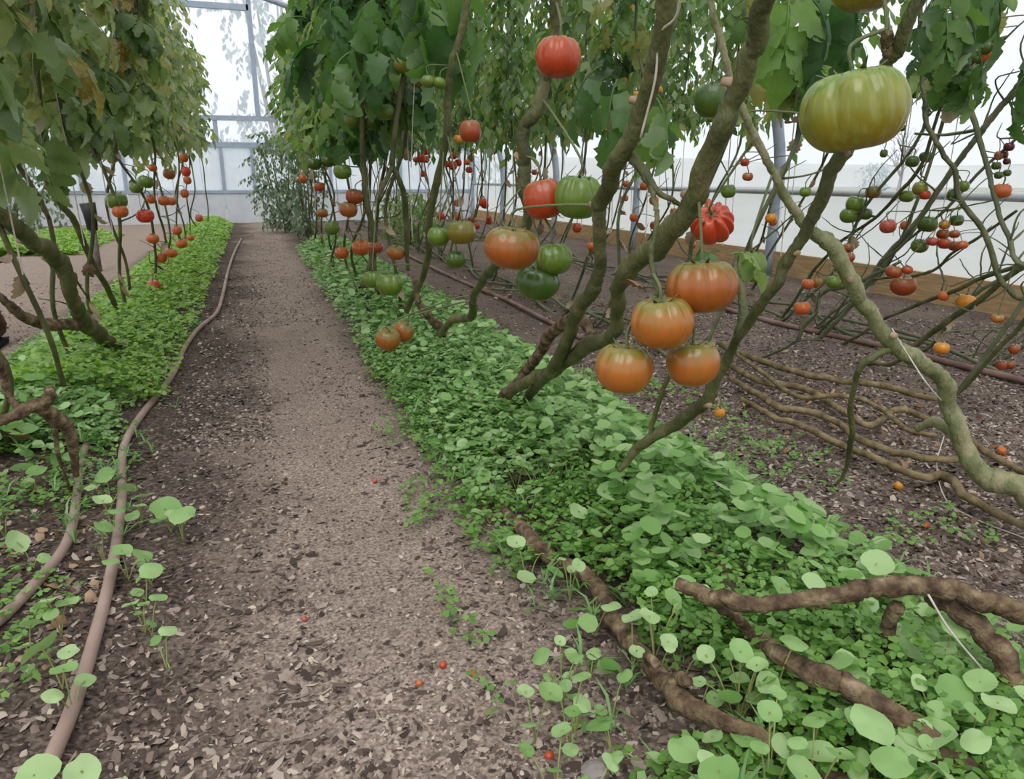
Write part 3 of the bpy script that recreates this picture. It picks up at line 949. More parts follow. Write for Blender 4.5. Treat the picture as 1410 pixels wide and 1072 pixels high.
# --- bare vines lying along the third row, on the open soil
LY = [
    ('topmost of the bare vines lying side by side on the right soil', [(985, 470, 8), (1010, 482, 11), (1062, 500, 11), (1112, 516, 12), (1160, 524, 11), (1215, 530, 12), (1265, 545, 11), (1300, 550, 9)], .06),
    ('bare vine lying on the right soil, second from the top of the bundle', [(1000, 500, 9), (1040, 522, 11), (1085, 530, 12), (1120, 540, 12), (1150, 560, 12), (1175, 575, 11), (1198, 586, 12), (1235, 565, 12), (1262, 570, 12), (1300, 590, 12)], .05),
    ('long knobbly bare vine lying through the middle of the bundle on the right soil', [(1005, 520, 9), (1050, 548, 12), (1075, 560, 13), (1110, 565, 12), (1150, 580, 13), (1185, 606, 13), (1235, 622, 14), (1280, 632, 13), (1325, 632, 11)], .05),
    ('lowest bare vine of the bundle, running off past the right soil', [(1020, 548, 8), (1060, 572, 11), (1100, 585, 11), (1145, 606, 12), (1180, 622, 12), (1225, 640, 14), (1268, 656, 15), (1298, 654, 16), (1330, 682, 16), (1375, 708, 15), (1440, 735, 15)], .04),
    ('thin bare vine lying across the others where the bundle begins', [(1015, 488, 7), (1060, 520, 8), (1100, 545, 9), (1165, 545, 9), (1210, 560, 9), (1250, 590, 9), (1290, 600, 8)], .085),
    ('short pale bare vine lying under the sweeping pale vine', [(1330, 600, 10), (1360, 625, 12), (1390, 640, 12), (1430, 660, 12)], .05),
]
for lab, pl, z in LY:
    lying(lab, [(t[0], t[1], t[2] * 0.76) for t in pl], z, 'stem_lying', sides=9)

# --- slanting stems in front of the right wall (fourth row)
RS = [
    ('dark green vine slanting low across the right wall to the picture edge', 2.35, [(1232, 500, 7), (1259, 477, 9), (1306, 440, 11), (1343, 419, 10), (1379, 388, 10), (1425, 355, 11), (1490, 300, 10)], []),
    ('grey-green vine crossing the right wall steeply from the plank to the top edge', 2.5, [(1183, 405, 7), (1217, 357, 8), (1254, 315, 8), (1290, 265, 9), (1332, 206, 9), (1353, 178, 10), (1384, 141, 10), (1415, 100, 11), (1470, 20, 10)], [[(1353, 178, 7), (1300, 186, 5), (1260, 184, 4)], [(1217, 357, 5), (1243, 336, 5), (1262, 312, 4)]]),
    ('vine leaning left to right over the white skirt with a kinked top', 2.3, [(1420, 425, 8), (1397, 406, 9), (1374, 378, 9), (1353, 317, 9), (1324, 278, 9), (1314, 235, 8), (1301, 214, 8), (1285, 188, 8), (1275, 162, 8), (1270, 110, 7), (1268, 20, 7), (1266, -60, 7)], []),
    ('tall sinuous vine near the right end of the plastic wall', 2.15, [(1425, 385, 8), (1400, 360, 8), (1390, 335, 8), (1371, 277, 8), (1358, 222, 8), (1345, 178, 9), (1335, 136, 9), (1340, 104, 9), (1325, 50, 8), (1312, 0, 8), (1300, -70, 8)], [[(1335, 136, 5), (1352, 90, 5), (1368, 40, 4)]]),
    ('thin zigzag vine leaning over the white skirt beside the pink tomato', 2.7, [(1120, 372, 5), (1150, 340, 5), (1175, 320, 5), (1207, 299, 5), (1238, 265, 6), (1270, 225, 6), (1295, 150, 5), (1330, 90, 5)], [[(1207, 299, 4), (1185, 300, 4), (1175, 322, 3)]]),
    ('thin vine leaning behind the pair of dark red tomatoes', 2.65, [(1170, 420, 5), (1191, 398, 5), (1222, 359, 5), (1243, 336, 5), (1300, 290, 5), (1345, 240, 5), (1400, 190, 5), (1440, 150, 5)], []),
    ('low thin vine arching along the white skirt above the plank', 2.6, [(1180, 392, 4), (1217, 383, 4), (1259, 380, 5), (1293, 367, 5), (1311, 349, 5), (1350, 325, 5), (1400, 290, 5)], [[(1293, 367, 3), (1300, 385, 3), (1296, 400, 2)]]),
    ('curved dark vine rising from the soil below the plank', 2.0, [(1095, 470, 5), (1107, 450, 7), (1123, 430, 7), (1128, 408, 7), (1142, 398, 7), (1165, 394, 7), (1200, 380, 6), (1240, 360, 5)], []),
    ('vine with broken tip running level along the plank', 2.55, [(1215, 440, 5), (1250, 425, 6), (1311, 401, 7), (1350, 383, 7), (1410, 364, 7), (1460, 340, 7)], []),
]
RSV = []
for lab, X, pl, ex in RS:
    def cv(q):
        P = [at_x(u, v, X) for u, v, w in q]
        return P, [0.85 * W(w, depth_of(p)) for p, (u, v, w) in zip(P, q)]
    P, R = cv(pl)
    parts = []
    # root it in the soil at its lower end
    b = np.array([P[0][0], P[0][1] + 0.22, hgt(P[0][0], P[0][1])])
    P = [b] + [(b + P[0]) / 2 * np.array([1, 1, 0.9])] + P
    R = [R[0]] * 2 + R
    parts.append(('main_stem', P, R, 'stem_thin' if len(RSV) % 2 else 'stem_green', 8))
    gt = np.random.default_rng(900 + len(RSV))
    for _ in range(6):
        a0 = np.asarray(P[int(gt.integers(2, len(P) - 1))])
        d0 = np.array([gt.normal(0, .08), gt.normal(-.06, .12), gt.uniform(-.05, .22)])
        parts.append(('side_shoot', [a0, a0 + d0 * .5 + gt.normal(0, .025, 3), a0 + d0 + gt.normal(0, .02, 3)], [.0035, .0028, .0015], 'stem_thin', 5))
    for e in ex:
        a, c = cv(e)
        parts.append(('side_shoot', a, c, 'stem_thin', 6))
    RSV.append(make_vine(lab, parts))

# --- leafy vines, row by row (generated: a bare lean, then an upright leafy top)
ROWN = {'left': 'left row', 'mid': 'row right of the aisle', 'third': 'third row', 'back': 'back row by the wall'}
COUNT = {}


gd = np.random.default_rng(91)
DRY = []
for _ in range(4):
    V_, F_ = leaflet(1.0, 0.55, gd, gd.uniform(-1.1, -.5), gd.uniform(1.2, 2.4))
    DRY.append(MB().add(V_, F_).mesh('dry_leaf', M['dry']))


def leafy(row, X, Y, zf, ztop, n, key, smin, smax, r=0.009, lean=0.4, solo=True, desc='leafy', mk='stem_green', seed=0):
    g = np.random.default_rng(1000 + seed)
    j = lambda s: g.normal(0, s)
    top = Y - lean
    P = [(X, Y, hgt(X, Y) - 0.01), (X + j(.02), Y - lean * .25 + j(.02), 0.10 + j(.02)), (X + j(.03), Y - lean * .55 + j(.03), 0.32), (X + j(.04), Y - lean * .85 + j(.04), 0.62),
         (X + j(.04), top + j(.04), 0.95), (X + j(.04), top + j(.04), 1.35), (X + j(.03), top + j(.03), 1.8), (X, top, ztop)]
    R = [r * 1.2, r * 1.1, r * 1.05, r, r, r * .95, r * .8, r * .6]
    lie = {'third': 1.3, 'back': 1.3, 'mid': .5, 'left': .35}[row]
    P = [(X + j(.09), Y + lie, hgt(X, Y + lie) + .015), (X + j(.08), Y + lie * .6, hgt(X, Y) + .03 + abs(j(.02))), (X + j(.05), Y + lie * .25, hgt(X, Y) + .03)] + P
    R = [r * 1.1, r * 1.2, r * 1.2] + R
    i = COUNT.get(row, 0)
    COUNT[row] = i + 1
    lab = f'{desc} vine, {ordinal(i)} from the near end of the {ROWN[row]}'
    parts = [('main_stem', P, R, mk, 7)]
    if Y < 8.5:
        for _ in range((6 if row == 'back' else 4) if mk == 'stem_thin' else 2):
            t = g.uniform(0.1, 0.8)
            S0, _r = smooth(np.array(P[2:9]), np.ones(7), 5)
            a0 = S0[int(t * (len(S0) - 1))]
            d0 = np.array([g.normal(0, .12), g.normal(-.12, .14), g.uniform(.05, .3)])
            parts.append(('side_shoot', [a0, a0 + d0 * .5 + g.normal(0, .025, 3), a0 + d0], [r * .5, r * .4, r * .25], mk, 5))
    root = make_vine(lab, parts, group='vines of the ' + ROWN[row])
    S = STEMS[-len(parts)]
    if solo:
        add_leaves(root, S, n, key, smin, smax, g, zmin=zf)
    else:
        pts = S[S[:, 2] > zf]
        pk = pts[g.integers(len(pts), size=n)] + g.normal(0, 0.03, (n, 3))
        Vv, Ff = baked_foliage(pk, g.uniform(smin, smax, n), g.uniform(0, math.tau, n), g.uniform(-0.2, 0.6, n), g)
        o = bpy.data.objects.new('foliage', mesh_big('foliage', Vv - np.array(root.location), Ff, M[key]))
        COL.objects.link(o)
        o.parent = root
        o['kind'] = 'stuff'
    Sd = S[(S[:, 2] > 0.08) & (S[:, 2] < zf + .15)]
    if Y < 8.5 and len(Sd):
        for _ in range(5 if mk == 'stem_thin' else 6):
            place('dry_leaf', DRY[int(g.integers(4))], root, Sd[int(g.integers(len(Sd)))], (g.normal(0, .5), g.uniform(.5, 1.6), g.uniform(0, 6.28)), g.uniform(.05, .10))
    # the twine it climbs
    MB().tube([(X + 0.02, top, ztop + 0.15), (X + 0.015, top, 1.2), (X + 0.03, top + 0.02, 0.5)], 0.0022, 4, False).build('twine', M['twine'], root)
    return root


# left row
for k, Y in enumerate([1.9, 2.35, 2.8, 3.3, 3.8, 4.4, 5.0, 5.7, 6.4, 7.2, 8.0, 8.9, 9.9, 11.0]):
    solo = Y < 5.8
    zf = [0.95, 0.82, 0.88, 0.95, 1.0, 1.0, 1.02, 1.05, 1.1, 1.12, 1.15, 1.2, 1.25, 1.3][k]
    leafy('left', -0.66 + 0.03 * math.sin(k * 2.1), Y + 0.35, zf, 2.3, 62 if solo else 110, 'leaf_left' if solo else 'leaf_left_far', .20, .33, 0.0075, .4, solo, 'yellowing leafy', seed=k)
# row right of the aisle
for k, Y in enumerate([3.3, 3.7, 4.1, 4.6, 5.1, 5.7, 6.3, 7.0, 7.8, 8.7, 9.7]):
    solo = Y < 6.0
    zf = [1.05, 1.0, 1.0, 1.0, 1.0, 1.05, 1.1, 1.1, 1.15, 1.2, 1.25][k]
    leafy('mid', 0.62 - 0.03 * (k % 3), Y + 0.35, zf, 2.3, 76 if solo else 110, 'leaf_dark' if solo else 'leaf_cherry', .21, .35, 0.008, .4, solo, 'dense green leafy', seed=40 + k)
# third row: thin stems, small leaves high up
for k in range(24):
    Y = 2.1 + 0.42 * k + 0.1 * math.sin(k * 3.3)
    solo = Y < 3.4
    leafy('third', 1.62 + 0.05 * math.sin(k * 1.9), Y + 0.5, 0.98 + 0.012 * k, 2.3, 42 if solo else 125, 'leaf_cherry_single' if solo else 'leaf_cherry', .15, .26, 0.007, .55, solo, 'small-leaved', 'stem_thin', seed=80 + k)
for k in range(26):
    Y = 1.15 + 0.42 * k + 0.1 * math.sin(k * 2.7)
    solo = Y < 3.0
    leafy('back', 2.75 + 0.08 * math.sin(k * 1.3), Y + 0.6, 1.08 + 0.012 * k, 2.15, 42 if solo else 115, 'leaf_cherry_single' if solo else 'leaf_cherry', .15, .27, 0.007, .7, solo, 'small-leaved', 'stem_thin', seed=120 + k)

# support wires over each row (the twines hang from them)
for nm, X in (('left row', -0.66), ('row right of the aisle', 0.60), ('third row', 1.62), ('back row', 2.75)):
    o = MB().tube([(X, -1.1, 2.5), (X, 6, 2.47), (X, 13.98, 2.5)], 0.004, 6).build('support_wire', M['steel'])
    tag(o, f'grey support wire stretched above the {nm}', 'wire', 'support wires')

# single large leaves on the near vines
def near_leaf(root, u, v, d, az, size, pitch=0.6, key='leaf_dark', k=0):
    place('leaf', LEAF[key][k % 7], root, at_depth(u, v, d), (rnd.uniform(-.3, .3), pitch, az), size)


for i, (u, v, d, az, s, pt) in enumerate([(1085, -25, 1.0, 4.2, .17, .9), (1070, -15, 1.05, 3.6, .15, .7), (1120, 0, 1.0, 5.2, .14, 1.0), (1160, -20, 1.1, 5.0, .16, .8)]):
    near_leaf(V3, u, v, d, az, s, pt, k=i)
for i, (u, v, d, az, s, pt) in enumerate([(850, 110, 1.6, 4.0, .22, .7), (890, 120, 1.6, 5.4, .22, .8), (905, 130, 1.5, 0.3, .18, .8), (830, 90, 1.7, 3.2, .2, .6)]):
    near_leaf(V2, u, v, d, az, s, pt, 'leaf_cherry_single', k=i + 2)
for i, (u, v, d, az, s, pt) in enumerate([(1300, 10, 1.9, 4.2, .22, .8), (1330, 20, 1.9, 5.0, .26, 1.0), (1318, 60, 1.95, 3.4, .18, .8), (1345, 70, 1.95, 5.6, .2, 1.1), (1300, -40, 1.85, 0.4, .28, .6), (1335, -50, 1.9, 5.9, .3, .6), (1310, -20, 1.9, 2.6, .28, .7), (1325, 100, 1.95, 0.0, .14, .9)]):
    near_leaf(RSV[3], u, v, d, az, s, pt, 'leaf_cherry_single', k=i)
for i, (u, v, d, az, s, pt) in enumerate([(1470, 20, 2.0, 3.3, .3, .6), (1450, 40, 2.0, 4.0, .26, .9), (1415, 100, 2.0, 3.0, .2, 1.0), (1475, -20, 2.0, 2.8, .34, .6)]):
    near_leaf(RSV[1], u, v, d, az, s, pt, 'leaf_cherry_single', k=i)
near_leaf(V3, 1006, 350, 1.16, 0.2, .10, -0.1, k=1)
near_leaf(V3, 990, 345, 1.18, 3.5, .10, 0.0, k=3)
for i in range(14):
    near_leaf(V6, 600 - rnd.uniform(0, 70), rnd.uniform(-60, 40), 2.3 + rnd.uniform(-.2, .3), rnd.uniform(0, 6.28), rnd.uniform(.25, .36), rnd.uniform(0, .6), k=i)
for i in range(16):
    near_leaf(V8, 480 - rnd.uniform(-40, 60), rnd.uniform(-60, 70), 3.0 + rnd.uniform(-.3, .3), rnd.uniform(0, 6.28), rnd.uniform(.26, .38), rnd.uniform(0, .6), k=i)
for i in range(8):
    near_leaf(VL2, rnd.uniform(10, 90), rnd.uniform(-40, 120), 2.4 + rnd.uniform(-.2, .2), rnd.uniform(0, 6.28), rnd.uniform(.22, .34), rnd.uniform(0, .6), 'leaf_left', k=i)
near_leaf(VL2, 70, 170, 2.5, 4.0, .3, 1.0, 'leaf_left', 2)
near_leaf(VL2, 72, 190, 2.55, 5.4, .25, 1.0, 'leaf_left', 4)
# the dried beige leaf caught on the cluster
g_ = np.random.default_rng(5)
Vd, Fd = leaflet(0.045, 0.03, g_, -0.5, 0.8)
MB().add(Vd @ rotm('Z', 0.3).T + at_depth(862, 384, 1.03), Fd).build('dry_leaf', M['litter'], V2)['label'] = 'dry beige curled leaf'


# ------------------------------------------------------------------ tomatoes
def tomato_mb(ribs, depth, flat, seed, seg=40, rings=18):
    g = np.random.default_rng(seed)
    p1, p2, p3 = g.uniform(0, 6.28, 3)
    V = []
    for i in range(rings + 1):
        th = math.pi * i / rings
        for k in range(seg):
            f = math.tau * k / seg
            ff = f + 0.22 * math.sin(2 * f + p1) + 0.1 * math.sin(3 * f + p2)
            groove = (1 - abs(math.sin(ribs * ff / 2.0 + p3)) ** 0.55) if ribs else 0
            wgt = 0.30 + 0.70 * math.exp(-((th - 0.55) / 0.75) ** 2)
            r = math.sin(th) ** 0.86 * (1 - 1.9 * depth * groove * wgt) * (1 + 0.05 * math.cos(f - p1) + 0.03 * math.cos(2 * f + p2))
            z = math.cos(th) * flat * 1.1
            z -= flat * 0.34 * math.exp(-(th / 0.42) ** 2)
            z += flat * 0.10 * math.exp(-((math.pi - th) / 0.4) ** 2)
            V.append((r * 0.5, f, z * 0.5))
    V = np.array(V)
    V = np.stack([V[:, 0] * np.cos(V[:, 1]), V[:, 0] * np.sin(V[:, 1]), V[:, 2]], 1)
    F = [(i * seg + k, (i + 1) * seg + k, (i + 1) * seg + (k + 1) % seg, i * seg + (k + 1) % seg) for i in range(rings) for k in range(seg)]
    mb = MB().add(V, F)
    return mb


def calyx_mb(seed, n=6):
    g = np.random.default_rng(seed)
    mb = MB()
    for k in range(n):
        a = math.tau * k / n + g.uniform(-.2, .2)
        L = g.uniform(0.8, 1.15)
        lift = g.uniform(0.1, 0.7)
        pts = [(0, 0), (0.35 * L, 0.10 * lift), (0.7 * L, 0.34 * lift), (L, 0.75 * lift)]
        V = []
        for (x, z), w in zip(pts, (0.10, 0.15, 0.10, 0.01)):
            V += [(x, w, z - 0.04), (x, 0, z), (x, -w, z - 0.04)]
        V = np.array(V) @ rotm('Z', a).T
        F = []
        for i in range(3):
            F += [(3 * i, 3 * i + 3, 3 * i + 4, 3 * i + 1), (3 * i + 1, 3 * i + 4, 3 * i + 5, 3 * i + 2)]
        mb.add(V, F)
    mb.tube([(0, 0, -0.05), (0, 0, 0.22)], [0.13, 0.09], 6)
    return mb


CALYX = [calyx_mb(i).mesh('calyx', M['calyx']) for i in range(4)]
SMALL = [tomato_mb(0, 0, f, i, 16, 10).mesh('tomato', FR['red']) for i, f in enumerate((0.95, 0.85, 1.05))]
MEDIUM = [tomato_mb(rb, 0.10, f, 20 + i, 28, 13).mesh('tomato', FR['red']) for i, (f, rb) in enumerate(((0.80, 5), (0.74, 7), (0.86, 4), (0.78, 6)))]
STEM_ALL = None
CAT = {}


def nearest_stem(p):
    global STEM_ALL
    if STEM_ALL is None:
        STEM_ALL = np.concatenate(STEMS)
    d = STEM_ALL - p
    c = np.sqrt(2.2 * (d[:, 0] ** 2 + d[:, 1] ** 2) + 0.5 * d[:, 2] ** 2) + np.where(d[:, 2] < 0.01, 0.35, 0) + np.where(d[:, 2] > 0.25, 0.15, 0)
    i = int(np.argmin(c))
    return STEM_ALL[i], float(np.linalg.norm(d[i]))


def tomato(label, p, D, colour, kind='medium', ribs=6, depth=0.1, flat=0.78, tilt=(0, 0), seed=0, group=None, stalk=True, rough_scar=False, parts=True, name='tomato'):
    """Fruit of diameter D centred on p, with a calyx and a stalk that reaches the nearest stem."""
    p = np.asarray(p, float)
    g = np.random.default_rng(500 + seed)
    if kind == 'big':
        me = tomato_mb(ribs, depth, flat, seed, 64, 28).mesh('tomato', FR[colour])
    else:
        src = SMALL if kind == 'small' else MEDIUM
        i = int(g.integers(len(src)))
        me = src[i]
        flat = (0.95, 0.85, 1.05)[i] if kind == 'small' else (0.80, 0.74, 0.86, 0.78)[i]
    o = bpy.data.objects.new(name, me)
    o.location = Vector(p)
    rz = -0.6 if tilt[0] > 0.5 and kind == 'big' else g.uniform(0, 6.28)
    o.rotation_euler = (tilt[0], tilt[1], rz)
    o.scale = (D,) * 3
    COL.objects.link(o)
    if kind != 'big':
        o.material_slots[0].link = 'OBJECT'
        o.material_slots[0].material = FR[colour]
    tag(o, label, 'tomato', group)
    if not parts:
        return o
    up = np.array(o.rotation_euler.to_matrix() @ Vector((0, 0, 1)))
    zt = 0.5 * flat * (0.78 if kind != 'small' else 0.72)
    c = bpy.data.objects.new('scar' if rough_scar else 'calyx', CALYX[seed % 4])
    c.parent = o
    c.location = (0, 0, zt)
    cs = 0.30 if kind != 'small' else 0.45
    c.scale = (cs, cs, cs)
    COL.objects.link(c)
    if stalk:
        a = p + up * D * (zt + 0.02)
        e, dist = nearest_stem(a + up * 0.02)
        if dist < 0.6:
            mid = (a + e) / 2
            mid2 = a + up * min(0.035, 0.3 * dist + 0.01)
            hook = e * 0.7 + mid * 0.3 + np.array([0, 0, 0.1 * dist])
            r0 = 0.0023 if D > 0.05 else 0.0016
            Rm = np.array(o.rotation_euler.to_matrix())
            S, RR = smooth(np.array([a, mid2, hook, e]), np.array([r0, r0, r0 * 1.1, r0 * 1.2]), 4)
            S = ((S - p) @ Rm / D - np.array([0, 0, zt])) / cs
            s = MB().tube(S, RR / D / cs, 6).build('stalk', M['calyx'], None)
            s.parent = c
    return o


def settle(p):
    """Bring a fruit near the stem it hangs from (a little nearer or farther)."""
    p = np.asarray(p, float)
    best = min((nearest_stem(ORG + (p - ORG) * k)[1] + 0.06 * abs(k - 1), k) for k in np.linspace(0.78, 1.28, 21))
    return ORG + (p - ORG) * best[1], best[1]


BIG = [  # label, u, v, width px, depth, colour, ribs, groove, flatness, tilt
    ('largest yellow-green ribbed tomato hanging high in front of the slanting vine', 1177, 150, 135, .86, 'yellow_green', 9, .16, .78, (.15, .1)),
    ('yellow-green tomato at the top edge, only its underside in view', 1192, -26, 90, .9, 'yellow_green', 7, .1, .8, (0, 0)),
    ('lone ribbed red tomato high on the bent green vine', 770, 78, 60, 1.33, 'red', 8, .14, .86, (0, .1)),
    ('plain orange-red tomato touching the left side of the ribbed green one', 749, 273, 56, 1.38, 'red', 5, .08, .95, (0, .2)),
    ('deeply ribbed bright green tomato against the thick vine', 795, 270, 66, 1.32, 'green', 9, .22, .86, (.1, 0)),
    ('orange-brown tomato with green shoulders above the dark green one', 705, 340, 72, 1.3, 'orange_brown', 6, .09, .76, (0, .15)),
    ('mid green ribbed tomato beside the orange-brown one', 762, 356, 50, 1.4, 'green', 8, .15, .84, (0, .2)),
    ('dark green lobed tomato hanging lowest under the orange-brown one', 739, 387, 60, 1.42, 'dark_green', 6, .12, .76, (0, -.2)),
    ('smooth dark green tomato high behind the thick slanting vine', 980, 137, 46, 1.55, 'dark_green', 4, .05, .98, (.1, 0)),
    ('bright red deeply puckered tomato with a corky scar facing out', 979, 306, 60, 1.45, 'bright_red', 11, .34, .8, (.9, 0)),
    ('topmost and widest orange-brown tomato of the cluster of four', 967, 393, 95, 1.02, 'orange_brown', 9, .14, .74, (.1, 0)),
    ('orange tomato with green streaked shoulders, second down in the cluster of four', 911, 443, 88, 1.0, 'orange', 8, .17, .76, (0, -.1)),
    ('lowest and roundest orange tomato at the left of the cluster of four', 861, 506, 80, 1.04, 'orange', 7, .1, .82, (.05, .05)),
    ('smallest orange tomato at the right bottom of the cluster of four', 955, 499, 70, 1.05, 'orange', 5, .07, .86, (0, .1)),
    ('green tomato half hidden behind the side shoot right of the cluster of four', 1033, 366, 44, 1.36, 'green', 5, .08, .95, (0, 0)),
    ('dull red tomato with a green cap hanging alone before the pale wall', 648, 180, 31, 2.15, 'dull_red', 4, .05, .95, (0, 0)),
    ('small plain green tomato left of the olive one', 604, 325, 30, 2.3, 'green', 5, .08, .84, (0, .1)),
    ('flattened olive-brown tomato right of the slim curving vine', 636, 319, 40, 2.25, 'olive', 6, .08, .78, (0, 0)),
    ('small dark green lobed tomato below the olive one', 628, 357, 28, 2.3, 'dark_green', 5, .14, .8, (0, .4)),
    ('bright green ribbed tomato just above the weeds of the middle row', 537, 391, 37, 2.75, 'green', 8, .14, .8, (0, .1)),
    ('pale green tomato tucked left behind the ribbed green one above the weeds', 514, 384, 26, 2.9, 'green', 6, .1, .86, (0, 0)),
    ('left and lower of the two orange-brown tomatoes resting among the weeds', 535, 466, 33, 2.35, 'orange_brown', 4, .05, .86, (0, .4)),
    ('right and upper of the two orange-brown tomatoes resting among the weeds', 556, 456, 29, 2.4, 'orange_brown', 4, .06, .9, (.3, .5)),
    ('sliver of red tomato showing behind the orange-brown one', 684, 341, 34, 1.4, 'bright_red', 5, .1, .9, (0, 0)),
]
for i, (lab, u, v, w, d, colr, rb, dp, fl, tl) in enumerate(BIG):
    o = tomato(lab, at_depth(u, v, d), w * d / FPX * 1.03, colr, 'big', rb, dp, fl, tl, seed=i)
    if 'corky scar' in lab:
        Vs = []
        mb = MB()
        for k in range(7):
            a = k * math.tau / 7
            mb.tube([(0.03 * math.cos(a), 0.03 * math.sin(a), 0.26), (0.10 * math.cos(a), 0.10 * math.sin(a), 0.31 + 0.02 * (k % 2)), (0.17 * math.cos(a + .3), 0.17 * math.sin(a + .3), 0.34)], [0.03, 0.022, 0.008], 6)
        sc = mb.build('cork_scar', M['scar'])
        sc.parent = o

